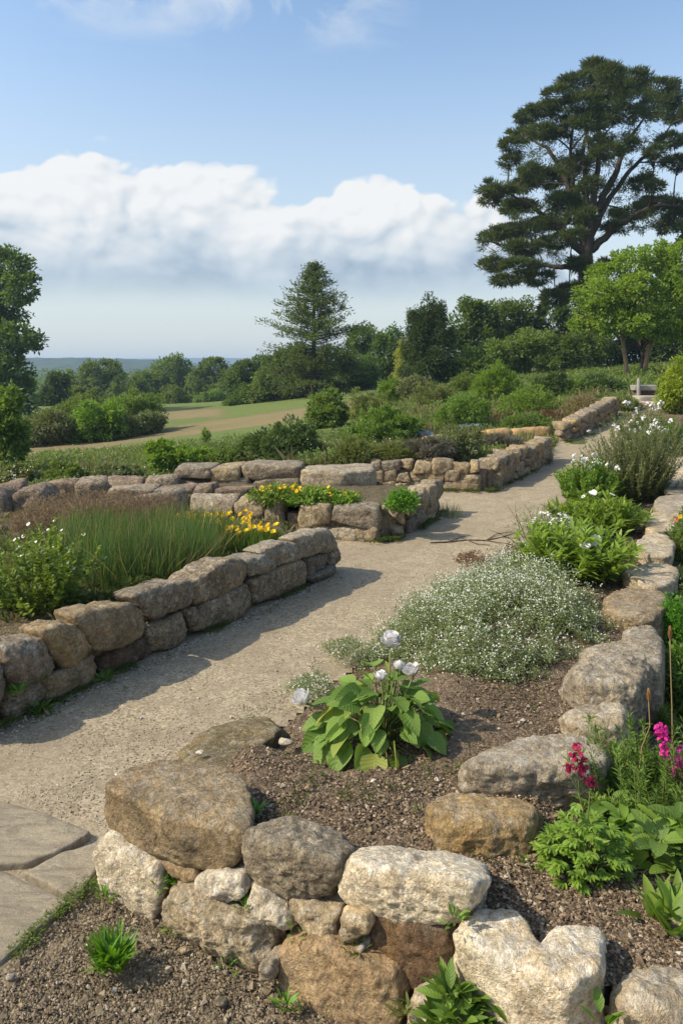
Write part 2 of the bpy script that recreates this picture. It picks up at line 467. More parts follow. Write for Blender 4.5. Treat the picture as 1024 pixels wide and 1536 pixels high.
M['hosta'] = leaf_mat('hosta_leaf', (.085, .155, .028), (.17, .265, .055), .55, .34, vein=.45, yellow=(.30, .30, .07), spec=.25)
M['bright'] = leaf_mat('bright_leaf', (.085, .155, .02), (.19, .29, .045), .5, .38)
M['lush'] = leaf_mat('lush_leaf', (.07, .14, .022), (.155, .26, .046), .48, .35, vein=.3)
M['mid'] = leaf_mat('mid_leaf', (.075, .13, .028), (.165, .235, .06), .55, .42)
M['dark'] = leaf_mat('dark_leaf', (.042, .078, .022), (.09, .14, .042), .55, .35)
M['oak'] = leaf_mat('oak_leaf', (.055, .10, .025), (.12, .185, .045), .6, .4)
M['wood_far'] = leaf_mat('far_leaf', (.065, .11, .028), (.14, .20, .052), .65, .42)
M['pine'] = leaf_mat('pine_needle', (.048, .078, .024), (.098, .138, .042), .6, .34)
M['fir'] = leaf_mat('fir_needle', (.06, .095, .028), (.125, .175, .05), .6, .36)
M['yew'] = leaf_mat('yew_leaf', (.036, .066, .018), (.075, .118, .032), .6, .3)
M['maple'] = leaf_mat('maple_leaf', (.095, .165, .022), (.215, .3, .046), .5, .45)
M['gold'] = leaf_mat('gold_leaf', (.19, .235, .045), (.37, .41, .10), .55, .45)
M['silver'] = leaf_mat('silver_leaf', (.115, .165, .065), (.22, .29, .125), .65, .25)
M['grey'] = leaf_mat('grey_leaf', (.09, .12, .045), (.19, .225, .105), .65, .3)
M['lime'] = leaf_mat('lime_leaf', (.115, .17, .016), (.27, .33, .034), .55, .4)
M['lav'] = leaf_mat('lavender_leaf', (.10, .095, .075), (.19, .17, .14), .7, .3)
M['rush'] = leaf_mat('rush_blade', (.038, .082, .022), (.092, .165, .045), .5, .4, yellow=(.16, .22, .07))
M['straw'] = leaf_mat('straw_blade', (.17, .135, .07), (.32, .26, .14), .7, .35)
M['meadow'] = leaf_mat('meadow_blade', (.095, .135, .038), (.20, .235, .085), .6, .4, yellow=(.26, .22, .1))
M['purple_haze'] = leaf_mat('purple_seed', (.14, .095, .07), (.26, .18, .145), .75, .35)
M['moss'] = leaf_mat('moss_leaf', (.04, .065, .015), (.1, .14, .03), .7, .3)
M['red_leaf'] = leaf_mat('red_leaf', (.11, .05, .032), (.2, .1, .06), .7, .3)
M['tuft'] = leaf_mat('tuft_blade', (.055, .15, .012), (.13, .29, .028), .45, .38)

def petal_mat(name, lo, hi, trans=.3, rough=.55):
    return leaf_mat(name, lo, hi, rough, trans, spec=.2, tcol=(1, 1, 1))
M['floret'] = petal_mat('floret', (.62, .62, .54), (.82, .81, .74))
M['fresh'] = leaf_mat('fresh_leaf', (.11, .19, .024), (.23, .33, .055), .5, .45)
M['undergrowth'] = leaf_mat('undergrowth_leaf', (.085, .13, .034), (.18, .235, .08), .6, .38)
M['white'] = petal_mat('white_petal', (.74, .71, .68), (.88, .85, .83))
M['yellow'] = petal_mat('yellow_petal', (.75, .48, .02), (.85, .66, .05))
M['magenta'] = petal_mat('magenta_petal', (.5, .02, .22), (.7, .05, .35))
M['crimson'] = petal_mat('crimson_petal', (.22, .015, .05), (.42, .03, .09))
M['coral'] = petal_mat('coral_petal', (.6, .12, .1), (.75, .25, .2))
M['blue'] = petal_mat('blue_petal', (.25, .34, .5), (.42, .52, .68))
M['bud'] = petal_mat('bud', (.3, .15, .06), (.42, .24, .1))

def bark_mat(name, a, b, scale=6):
    k = NT(name); v = k.coord()
    st = k.n('ShaderNodeMapping', {'Vector': v, 'Scale': (scale, scale, scale * .18)}).outputs[0]
    n = k.noise(st, 2.0, 6, .7, .5)
    c = k.mix(k.ramp(n, [(.35, 0), (.65, 1)]), a, b)
    return k.done(c, .9, k.bump(n, .9, .05), .15)
M['bark'] = bark_mat('bark', (.05, .038, .028), (.10, .078, .058))
M['bark_warm'] = bark_mat('bark_warm', (.22, .145, .085), (.34, .24, .155))
M['stem'] = leaf_mat('stem', (.06, .09, .02), (.13, .16, .05), .6, .1)
M['dry_stem'] = leaf_mat('dry_stem', (.22, .15, .07), (.32, .22, .11), .7, .1)
M['twig'] = leaf_mat('twig', (.07, .05, .035), (.13, .095, .065), .8, .05)

def terrain_mat():
    k = NT('terrain'); v = k.coord(False)
    dry = k.n('ShaderNodeAttribute', attribute_name='dry').outputs['Fac']; lawn = k.n('ShaderNodeAttribute', attribute_name='lawn').outputs['Fac']
    earth = k.n('ShaderNodeAttribute', attribute_name='earth').outputs['Fac']
    n1 = k.noise(v, .35, 6, .6); n2 = k.noise(v, 5, 6, .7); n3 = k.noise(v, 40, 4, .7)
    c = k.mix(k.ramp(n1, [(.35, 0), (.65, 1)]), (.085, .115, .034), (.12, .145, .045))
    c = k.mix(k.ramp(n2, [(.45, 0), (.7, .7)]), c, (.12, .115, .045))
    lw = k.mix(k.ramp(n2, [(.4, 0), (.65, 1)]), (.135, .185, .05), (.185, .215, .07))
    c = k.mix(lawn, c, lw)
    st = k.n('ShaderNodeMapping', {'Vector': v, 'Rotation': (0, 0, .25), 'Scale': (.12, .9, 1)}).outputs[0]
    dr = k.mix(k.ramp(k.noise(st, 1.4, 6, .7), [(.35, 0), (.68, 1)]), (.29, .22, .115), (.21, .19, .085))
    c = k.mix(dry, c, dr)
    c = k.mix(earth, c, (.12, .09, .06))
    c = k.mix(1.0, c, k.ramp(n3, [(.3, .6), (.7, 1.4)]), 'MULTIPLY')
    return k.done(c, .95, k.bump(k.math('ADD', n2, n3), .8, .04), .1)
M['terrain'] = terrain_mat()

def hill_mat():
    k = NT('wooded_hill'); v = k.coord(False)
    n = k.noise(v, .05, 6, .65)
    c = k.mix(k.ramp(n, [(.4, 0), (.62, 1)]), (.025, .045, .016), (.06, .085, .03))
    return k.done(c, .95, None, .05)
M['hill'] = hill_mat()
def plain(name, c, rough=.8):
    k = NT(name); v = k.coord()
    cc = k.mix(1.0, c, k.ramp(k.noise(v, 30, 5, .65), [(.3, .75), (.7, 1.2)]), 'MULTIPLY')
    return k.done(cc, rough, k.bump(k.noise(v, 60, 4, .7), .5, .006), .2)
M['timber'] = plain('weathered_timber', (.27, .25, .22))
M['timber_dark'] = plain('dark_timber', (.1, .085, .07))
M['concrete'] = plain('pale_concrete', (.33, .29, .235))
# ================================================================== SETTING: ground, path, beds
def axis(lo, hi, fine, step, grow, cap):
    a = [0.0]; s = step
    while a[-1] < hi:
        if a[-1] > fine: s = min(s * grow, cap)
        a.append(a[-1] + s)
    b = [0.0]; s = step
    while b[-1] > lo:
        if -b[-1] > fine: s = min(s * grow, cap)
        b.append(b[-1] - s)
    return np.array(sorted(set(b + a)))

xs = axis(-2600, 2600, 7, .16, 1.06, 120); ys = axis(-80, 3200, 24, .16, 1.05, 120)
gx, gy = np.meshgrid(xs, ys); X, Y = gx.ravel(), gy.ravel()
P3 = np.stack([X, Y, 0 * X], 1)
Z = g(X, Y) - .03 * sm((15 - Y) / 3) + .03 * fbm(P3 * .8, 4) * sm((Y - 9) / 6) + .5 * fbm(P3 * .03, 3) * sm((Y - 80) / 60)
uu = np.where(Y > .5, X / np.maximum(Y, .5), 9); vv = (EYE - Z) / np.maximum(Y, .5)
wob = 10 * fbm(P3 * np.array([.35, .35, 1]), 3)
pxx, pyy = CX + FPX * uu, HY + FPX * vv
def band(y0, y1, soft): return sm((pyy - y0) / soft + .5) * sm((y1 - pyy) / soft + .5)
# mown hay strips of the field, laid out in the terrain's own coordinates once
def strip(x0, ya, x1, yb, half):
    mid = ya + (yb - ya) * (pxx - x0) / (x1 - x0)
    return sm((half - np.abs(pyy + wob * .25 - mid)) / (half * .5) + .5)
field = sm((Y - 17) / 4) * sm((110 - Y) / 10)
dry = strip(45, 678, 460, 620, 9) * sm((pxx + 30) / 60) * sm((560 - pxx) / 40)
dry = np.maximum(dry, strip(240, 623, 335, 619, 7) * sm((pxx - 150) / 30) * sm((350 - pxx) / 30)) * field
lawn = field * band(590, 690, 6) * sm((640 - pxx) / 50) * (1 - dry)
earth = sm((12.5 - Y) / 2) * 1.0
faces = (np.arange(len(ys) - 1)[:, None] * len(xs) + np.arange(len(xs) - 1)[None]).ravel()
nx = len(xs)
ground = link('ground', make_mesh('ground', np.stack([X, Y, Z], 1), np.stack([faces, faces + 1, faces + nx + 1, faces + nx], -1), M['terrain'],
                                  {'dry': dry, 'lawn': lawn, 'earth': earth}))
tag(ground, kind='structure')

# plan lines: path edge beside the right-hand bed (E) and inner face of the edging stones (R)
EY = np.array([-1, 2.3, 3.31, 3.83, 4.77, 5.75, 6.3, 6.98, 7.82, 9.8, 13.7, 18, 22]); EX = np.array([-.78, -.74, -.61, -.37, .075, .64, 1.03, 1.5, 1.95, 2.7, 4.6, 7.0, 9.3])
RY = np.array([1.6, 2.4, 2.72, 3.05, 3.4, 4.67, 5.8, 8.6, 12.5, 18, 22]); RX = np.array([.9, .30, .45, .86, .95, 1.53, 2.1, 3.35, 5.1, 7.9, 10.2])
def xE(y): return np.interp(y, EY, EX)
def xR(y): return np.interp(y, RY, RX)
FP, FD = np.array([-.69, 2.45]), np.array([.86, -.5]) / np.hypot(.86, .5)   # foot line of the front wall
FN = np.array([-FD[1], FD[0]]) * -1                                         # towards the camera: (-.5,-.86)
def front_off(x, y): return (x - FP[0]) * FN[0] + (y - FP[1]) * FN[1]
def right_bed(x, y):
    t = (x - xE(y)) / np.maximum(xR(y) - xE(y), .3)
    z = -.04 + .32 * sm(t * 1.25 + .05)
    inside_front = -front_off(x, y)
    z = np.maximum(z, -.04 + .30 * sm((x + .62) / .3) * sm((1.0 - inside_front) / .6 + .2))
    z = np.minimum(z, -.045 + .9 * np.maximum(0, x - xE(y) + .03))
    outer = sm((x - xR(y) - .22) / .25)
    zo = .25 - .17 * sm((y - 2.2) / .8)
    z = z * (1 - outer) + zo * outer
    return z + np.where(y > 9, g(x, y), 0)
def path_z(x, y): return g(x, y) + .006

LW_P, LW_D = np.array([-1.6, 3.62]), np.array([.5, .866])                    # foot line of the left wall
def lw(s, t=0.0): p = LW_P + LW_D * s + np.array([-.866, .5]) * t; return p
pathpoly = [(-6, -1.5), (3, -1.5), (3, .8), (-.3, 2.4)]
pathpoly += [(xE(y) + .22, y) for y in (2.6, 3.3, 4, 5, 6, 7, 8, 9, 10, 11, 12, 13.7, 16, 18, 19.5)]
pathpoly += [(6.9, 19.4), (6.3, 18.0), (5.3, 16.6), (4.35, 15.4), (3.5, 13.2), (2.6, 12.0), (1.7, 10.6), (.4, 10.75), (.3, 9.5), (.6, 8.9), (.3, 7.7), (-.9, 8.1), (-1.2, 7.5), (-.2, 6.5)]
pathpoly += [tuple(lw(s, .12)) for s in (3.0, 2, 1, 0, -1.5, -3)] + [(-6, .2)]
sheet('path', pathpoly, path_z, .035, M['gravel'], ragged=.03, bump=.004, bfreq=9)

bedpoly = [tuple(FP + FD * s - FN * .04) for s in (.02, .5, 1.0, 1.5, 2.2, 3.2, 5.2)] + [(6, -1), (7, 3), (8, 6), (9, 10), (11, 13), (13, 17), (14.5, 20)]
bedpoly += [(xE(y) - .05, y) for y in (20, 18, 13.7, 10, 7.8, 7, 6.3, 5.7, 4.8, 3.8, 3.3, 2.6)]
sheet('bed_soil', bedpoly, right_bed, .026, M['mulch'], ragged=.05, bump=.012, bfreq=16)
# earth bank behind the joints of the front wall
s_ = np.linspace(-.02, 5.25, 120); z_ = np.linspace(-.12, .235, 16)
SS, ZZ = np.meshgrid(s_, z_); sv, zv = SS.ravel(), ZZ.ravel()
xy = FP + FD * sv[:, None] - FN * (.055 + .018 * fbm(np.stack([sv * 9, zv * 9, 0 * sv], 1), 4))[:, None]
ff = (np.arange(15)[:, None] * 120 + np.arange(119)[None]).ravel()
tag(link('soil_bank', make_mesh('soil_bank', np.column_stack([xy, zv]), np.stack([ff, ff + 1, ff + 121, ff + 120], -1), M['soil'])), kind='structure')
# bare gritty soil at the foot of the front wall
fs = [at_z(x, y, 0)[:2] for x, y in ((-60, 1480), (0, 1446), (62, 1396), (104, 1352), (132, 1336), (150, 1330))]
sheet('soil', [tuple(p) for p in fs] + [tuple(FP + FD * s - FN * .03) for s in (.0, .4, .8, 1.4, 2.4)] + [(1.6, .2), (-1.6, .2)],
      lambda x, y: .012 + .02 * sm((front_off(x, y) - .0) / -.3 + .5) + 0 * x, .022, M['soil'], ragged=.04, bump=.012, bfreq=13)
# left bed behind the left wall, upper bed, and bed behind the third wall
def left_bed(x, y): return .235 - .07 * sm((y - 6) / 2.5) + 0 * x
lbp = [tuple(lw(s, .16)) for s in (-2.5, -1, 0, 1, 2, 2.9)] + [(-.35, 6.65), (-.55, 7.45), (-1.75, 7.9), (-1.9, 9.0), (-9, 9.0), (-9, 3)]
sheet('bed_soil', lbp, left_bed, .05, M['bed_soil'], ragged=.05, bump=.02, bfreq=8)
sheet('bed_soil', [(-1.85, 8.05), (.28, 7.72), (.62, 8.05), (.95, 9.0), (.5, 9.3), (-1.9, 9.6)], lambda x, y: .29 + 0 * x, .05, M['bed_soil'], ragged=.04, bump=.02, bfreq=8)
def third_bed(x, y):
    q = sm((y - (10.9 + np.maximum(0, x - 1.9) * 1.45) - 1.0) / 2.2)
    return .3 * (1 - q) + (g(x, y) - .03) * q
sheet('bed_soil', [(.35, 10.85), (1.9, 10.7), (3.5, 13.1), (3.4, 15), (1, 15.5), (-1, 14), (-.8, 10.9)], third_bed, .07, M['bed_soil'], ragged=.05, bump=.02, bfreq=6)

# far wooded hills
def hill(name, Y0, u0, u1, tops, depth, bump, n=420):
    us = np.linspace(u0, u1, n); ds = np.linspace(0, 1, 26)
    U, Dd = np.meshgrid(us, ds); Yr = Y0 + Dd * depth; Xr = U * Y0
    px = CX + FPX * U; top = np.interp(px, tops[0], tops[1])
    h = EYE + (HY - top) / FPX * Y0
    prof = np.sin(np.clip(Dd * 1.25, 0, 1) * PI / 2) ** .8
    base = -16.0
    z = base + (h - base) * prof
    P = np.stack([Xr.ravel(), Yr.ravel(), 0 * Xr.ravel()], 1)
    z = z.ravel() + bump * (np.abs(fbm(P / (bump * 2.2), 3)) - .3) * np.minimum(1, Dd.ravel() * 4)
    V = np.stack([Xr.ravel(), Yr.ravel(), z], 1)
    k = (np.arange(25)[:, None] * n + np.arange(n - 1)[None]).ravel()
    tag(link(name, make_mesh(name, V, np.stack([k, k + 1, k + n + 1, k + n], -1), M['hill'])), kind='structure')
hill('hills', 1700, -1.6, 1.6, ([-1300, -200, 0, 60, 150, 230, 300, 420, 600, 1000, 2300], [536, 534, 536, 537, 535, 534, 534, 536, 534, 530, 532]), 500, 3.5)
hill('hills', 620, -1.5, 1.2, ([-1200, -200, 40, 100, 150, 200, 240, 330, 2000], [530, 532, 534, 535, 537, 541, 547, 556, 560]), 220, 4.0)

# ================================================================== STONES
def fplane(px, py, off=0.0):
    """photo pixel -> point of the front wall's face (off metres in front of it)"""
    u, v = (px - CX) / FPX, (py - HY) / FPX
    q = FP + FN * off
    Yh = (q @ FN) / (u * FN[0] + FN[1])
    return np.array([u * Yh, Yh, EYE - v * Yh])
def lplane(px, py, off=0.0):
    n = np.array([.866, -.5]); q = LW_P + n * off
    u, v = (px - CX) / FPX, (py - HY) / FPX
    Yh = (q @ n) / (u * n[0] + n[1])
    return np.array([u * Yh, Yh, EYE - v * Yh])

def stone_thing(name, label, hulls, mat, seed, group=None, **kw):
    kw['rough'] = kw.get('rough', .012) * 1.25
    V, F = stone_geo(hulls, seed=seed, **kw)
    base = np.array([V[:, 0].mean(), V[:, 1].mean(), V[:, 2].min()])
    o = link(name, make_mesh(name, V - base, F, M[mat], None), None, base)
    return tag(o, label, 'stone', group)

def topped(ztop, ring, front, zlow, back_k=.9, plane=fplane, tilt=0.0):
    T = np.array([at_z(x, y, ztop + tilt * (i % 2)) for i, (x, y) in enumerate(ring)])
    B = ring_down(T, zlow, back_k)
    Fp = [plane(*p) if len(p) == 2 or plane is fplane else p for p in front]
    return np.concatenate([T, B, np.array(Fp)])

G1 = 'capstones of the foreground retaining wall'
stone_thing('boulder', 'large flat-topped brown boulder capping the corner of the foreground wall beside the gravel path',
    [topped(.352, [(160, 1176), (200, 1146), (255, 1139), (322, 1145), (368, 1172), (378, 1196), (368, 1226), (300, 1238), (215, 1208)],
            [(157, 1222), (168, 1246), (215, 1276), (265, 1296), (325, 1311), (340, 1306), (372, 1262), (160, 1190), (232, 1222), (352, 1240)], .2, .88)],
    'rock_brown', 11, G1, sub=6, p=26, rough=.006, chips=0, lump=.008)
stone_thing('boulder', 'rounded brown boulder with a chipped top between the flat corner boulder and the white one',
    [topped(.345, [(358, 1262), (378, 1232), (420, 1219), (478, 1226), (545, 1250), (505, 1278), (430, 1270)],
            [(352, 1290), (362, 1318), (385, 1336), (452, 1357), (503, 1338), (506, 1295, .03), (362, 1262), (420, 1262, .03)], .2)],
    'rock_gold', 12, G1, sub=6, p=9, rough=.01, chips=8)
stone_thing('boulder', 'long white limestone boulder with a small dark hole on the foreground wall',
    [topped(.335, [(512, 1284), (540, 1262), (572, 1257), (655, 1277), (742, 1297), (728, 1330), (640, 1330), (560, 1310)],
            [(505, 1312), (506, 1342), (528, 1367), (580, 1370), (656, 1393), (705, 1364), (738, 1325), (520, 1290, .02), (600, 1325, .03)], .21)],
    'rock_white', 13, G1, sub=6, p=10, rough=.009, chips=6, pits=.004)
hA = topped(.33, [(676, 1392), (700, 1365), (745, 1354), (775, 1362), (798, 1402), (812, 1432), (800, 1452), (720, 1420)],
            [(674, 1425), (680, 1472), (715, 1520), (760, 1545), (800, 1560), (840, 1520), (690, 1395, .02), (760, 1440, .03)], .15)
hB = topped(.345, [(815, 1425), (845, 1384), (885, 1370), (914, 1378), (916, 1410), (905, 1450), (850, 1482), (800, 1455)],
            [(770, 1545), (830, 1580), (880, 1540), (914, 1440), (850, 1485, .03), (740, 1500)], .14)
hC = at_z(798, 1446, .335); hC[2] = .235; HB_ = .022 * np.array([[i, j, l] for i in (-1, 1) for j in (-1, 1) for l in (-1, 1)])
stone_thing('boulder', 'big white heart-shaped boulder with a notch in its top edge',
    [np.concatenate([hA, hC + HB_]), np.concatenate([hB, hC + HB_])], 'rock_white', 14, G1, sub=6, p=12, rough=.009, chips=0, centre=hC, pits=.004)
stone_thing('boulder', 'pale boulder cut off by the bottom right corner beside the heart-shaped one',
    [topped(.3, [(918, 1470), (960, 1438), (1020, 1443), (1075, 1475), (1070, 1530), (960, 1530)],
            [(912, 1500), (915, 1570), (1000, 1620), (1075, 1600), (935, 1480, .02)], .1)],
    'rock_pale', 15, G1, sub=5, p=10, rough=.010)

G2 = 'lower stones of the foreground retaining wall'
def front_stone(label, mat, seed, poly, off=.03, thick=.2, back=.85, p=13, bulge=.010, **kw):
    f = np.array([fplane(x, y, off) for x, y in poly])
    c = f.mean(0); mid = c + (f - c) * .6 + np.array([*FN, 0]) * bulge
    b = c + (f - c) * back - np.array([*FN, 0]) * thick
    return stone_thing('wall_stone', label, [np.concatenate([f, mid, b])], mat, seed, G2, p=p, **kw)
front_stone('upright whitish stone at the left corner of the foreground wall touching the paving', 'rock_white', 21,
            [(150, 1252), (236, 1300), (242, 1345), (228, 1390), (190, 1378), (146, 1350), (138, 1295)], .045, .2, sub=6, p=14, rough=.007, chips=5)
front_stone('small tan stone tucked under the flat corner boulder', 'rock_orange', 22, [(236, 1288), (292, 1303), (294, 1323), (262, 1322), (238, 1310)], .015, .12, sub=4)
front_stone('small cream stone wedged below the right end of the flat corner boulder', 'rock_white', 23,
            [(287, 1318), (310, 1308), (362, 1316), (367, 1345), (340, 1358), (290, 1353)], .035, .15, sub=5)
front_stone('long low grey-brown stone leaning along the foot of the foreground wall', 'rock_grey', 24,
            [(238, 1338), (262, 1337), (330, 1368), (398, 1398), (408, 1440), (398, 1478), (340, 1446), (280, 1418), (238, 1392)], .07, .2, sub=6, p=12, rough=.014, chips=8)
front_stone('slanting white stone below the rounded brown boulder', 'rock_white', 25, [(367, 1328), (402, 1344), (430, 1374), (434, 1399), (415, 1396), (366, 1362)], .03, .15, sub=5)
front_stone('grey-brown stone with a knobbly face under the rounded boulder right of the slanting white stone', 'rock_pale', 26, [(429, 1352), (470, 1362), (503, 1372), (498, 1411), (480, 1414), (432, 1382)], .02, .16, sub=5, rough=.013)
front_stone('small round tan stone in the joint left of the dark brown stone', 'rock_pale', 27, [(500, 1378), (520, 1371), (548, 1374), (552, 1400), (526, 1419), (502, 1410)], .03, .13, sub=4, rough=.012)
front_stone('large smooth orange sandstone block at the foot of the foreground wall', 'rock_orange', 28,
            [(416, 1402), (452, 1404), (520, 1438), (588, 1478), (604, 1505), (592, 1566), (530, 1556), (478, 1518), (412, 1484), (408, 1440)], .06, .22, sub=6, p=15, rough=.006, chips=4)
front_stone('dark reddish-brown stone under the long white boulder', 'rock_dark', 29, [(546, 1374), (600, 1376), (674, 1402), (676, 1470), (640, 1496), (604, 1484), (546, 1446)], .0, .2, sub=5, rough=.01)
front_stone('half-buried pale stone at the bottom edge between orange block and parsley-like plant', 'rock_pale', 30, [(612, 1502), (640, 1488), (672, 1522), (650, 1580), (604, 1565)], .05, .15, sub=5)
front_stone('little pale stone standing at the right end of the long low grey stone', 'rock_pale', 31, [(392, 1440), (408, 1446), (408, 1474), (390, 1474)], .095, .08, sub=4)
front_stone('tiny cream stone wedged above the orange sandstone block', 'rock_white', 32, [(514, 1419), (546, 1419), (542, 1444), (526, 1442)], .02, .1, sub=4)

# the row of edging stones along the right side of the bed
G3 = 'edging stones along the right side of the bed'
def edge_stone(label, mat, seed, ztop, zlow, ring, low, p=10, **kw):
    T = np.array([at_z(x, y, ztop) for x, y in ring]); B = ring_down(T, zlow - .04, .93)
    Fp = np.array([at_z(x, y, zlow) for x, y in low])
    return stone_thing('edging_stone', label, [np.concatenate([T, B, Fp])], mat, seed, G3, p=p, **kw)
edge_stone('tan block-like edging stone with a dark patch at its lower right corner', 'rock_brown', 41, .375, .24,
    [(640, 1212), (672, 1189), (720, 1186), (772, 1190), (812, 1214), (800, 1236), (720, 1238), (650, 1230)],
    [(622, 1238), (630, 1262), (680, 1288), (745, 1304), (775, 1306), (808, 1262), (816, 1226)], sub=6, p=11, rough=.008)
edge_stone('wide whitish edging stone behind the tan block with the red flowers in front', 'rock_pale', 42, .375, .23,
    [(690, 1148), (732, 1120), (780, 1104), (822, 1099), (884, 1106), (914, 1130), (905, 1150), (800, 1150), (735, 1152)],
    [(688, 1150), (720, 1178), (775, 1196), (825, 1212), (885, 1196), (916, 1142)], sub=6, p=10, rough=.012)
edge_stone('small squarish cream edging stone between two larger ones', 'rock_pale', 43, .36, .23,
    [(842, 1072), (868, 1055), (930, 1051), (942, 1068), (936, 1086), (860, 1088)], [(838, 1084), (846, 1102), (895, 1122), (930, 1120), (944, 1088)], sub=5, p=10, rough=.010)
edge_stone('broad lichen-speckled grey edging stone in front of the mottled tall one', 'rock_grey', 44, .415, .24,
    [(842, 1006), (878, 985), (925, 978), (962, 986), (974, 1004), (955, 1026), (870, 1026)], [(826, 1040), (846, 1054), (900, 1060), (955, 1058), (976, 1020)], sub=6, p=9, rough=.013)
edge_stone('low grey edging stone partly shaded by the silver plant behind the broad speckled one', 'rock_grey', 45, .40, .25,
    [(868, 980), (905, 963), (955, 956), (972, 968), (974, 990), (910, 996)], [(866, 985), (975, 1000)], sub=5, p=9, rough=.012)
edge_stone('tall mottled edging stone with a greenish side facing the border', 'rock_grey', 46, .40, .05,
    [(926, 944), (950, 932), (975, 934), (990, 958), (994, 1000), (968, 1004)], [(992, 1010), (975, 1040), (996, 1050)], sub=5, p=8, rough=.010)
edge_stone('brown turfy edging stone right of the silver plant', 'rock_brown', 47, .37, .24,
    [(896, 905), (925, 882), (962, 877), (1000, 886), (1006, 906), (985, 924), (910, 922)], [(900, 920), (985, 940), (1006, 922)], sub=5, p=9, rough=.014)
edge_stone('pale smooth edging stone with a long crack just above the brown turfy one', 'rock_pale', 48, .38, .25,
    [(930, 858), (962, 843), (1005, 838), (1016, 852), (1014, 874), (970, 878)], [(930, 868), (1000, 892), (1016, 880)], sub=5, p=9, rough=.01)
edge_stone('low pale edging stone right of the leafy plant with white flowers', 'rock_pale', 49, .37, .26,
    [(950, 816), (970, 798), (1000, 796), (1012, 814), (1010, 832), (960, 834)], [(950, 830), (1012, 838)], sub=5, p=9, rough=.01)
edge_stone('weathered pinkish edging stone level with the two white daisies', 'rock_pale', 50, .38, .28,
    [(962, 782), (975, 766), (1020, 764), (1032, 780), (1026, 796), (970, 798)], [(962, 794), (1026, 802)], sub=5, p=9, rough=.01)
edge_stone('long flat edging stone at the foot of the grey phlox bush', 'rock_pale', 51, .40, .3,
    [(978, 752), (990, 740), (1035, 736), (1046, 752), (1040, 768), (985, 768)], [(978, 764), (1040, 772)], sub=5, p=9, rough=.01)
edge_stone('flat buff edging stone beside the right edge behind the long flat one', 'rock_pale', 52, .42, .32,
    [(986, 724), (998, 712), (1045, 708), (1056, 722), (1046, 738), (992, 740)], [(986, 736), (1046, 744)], sub=5, p=9, rough=.01)
edge_stone('farthest buff edging stone right of the white phlox flowers', 'rock_pale', 53, .45, .35,
    [(1000, 694), (1010, 682), (1048, 678), (1062, 690), (1054, 708), (1004, 710)], [(1000, 704), (1054, 714)], sub=5, p=9, rough=.01)

# flat stone at the path edge, pebbles
def low_slab(name, label, cat, ring, z, th, mat, seed, tilt=None, sub=5, p=14, group=None, **kw):
    T = np.array([at_z(x, y, zz) for (x, y), zz in zip(ring, z if np.ndim(z) else [z] * len(ring))])
    B = T.copy(); B[:, 2] -= th; c = B.mean(0); B = c + (B - c) * 1.0
    V, F = stone_geo([np.concatenate([T, B])], seed=seed, sub=sub, p=p, **kw)
    base = np.array([V[:, 0].mean(), V[:, 1].mean(), V[:, 2].min()])
    return tag(link(name, make_mesh(name, V - base, F, M[mat]), None, base), label, cat, group)
low_slab('flat_stone', 'flat mossy brown stone lying between path and mulch behind the corner boulder', 'stone',
    [(268, 1128), (300, 1096), (350, 1080), (415, 1072), (432, 1086), (395, 1122), (355, 1150), (300, 1152)], [.06, .04, .04, .06, .08, .11, .13, .12], .1, 'rock_mossy', 61, rough=.008, sub=6)
for i, (lab, px, py, w, h, z) in enumerate([('oval tan pebble between the flat mossy stone and the corner boulder', 361, 1157, 16, 10, .2),
        ('grey rounded pebble in the mulch right of the corner boulder', 388, 1188, 11, 12, .24), ('pale pebble in the mulch left of the broad-leaved plant', 430, 1112, 15, 9, .12),
        ('small white chip of stone on the flat mossy stone', 300, 1128, 8, 5, .13), ('tan pebble on the bare soil below the long low grey stone', 275, 1425, 9, 8, .03),
        ('pale pebble on the bare soil at the end of the weeds along the paving', 15, 1465, 10, 8, .03), ('rough tan pebble on the bare soil near the orange block', 332, 1502, 13, 11, .03),
        ('little cream pebble on the soil behind the heart-shaped boulder', 783, 1356, 6, 6, .26), ('cream pebble below the right-hand leafy plants', 982, 1391, 8, 6, .27),
        ('white pebble beside the stone gap left of the heart-shaped boulder', 768, 1338, 5, 4, .26)]):
    c = at_z(px, py, z); k = c[1] / FPX
    V, F = stone_geo([c + np.array([w * k, w * k * .8, h * k * .8]) * rand_dir(16)], seed=70 + i, sub=3, p=7, rough=.002, chips=0)
    base = V.mean(0); base[2] = V[:, 2].min()
    tag(link('pebble', make_mesh('pebble', V - base, F, M['rock_white' if 'white' in lab or 'pale' in lab or 'cream' in lab else 'rock_gold']), None, base), lab, 'pebble')
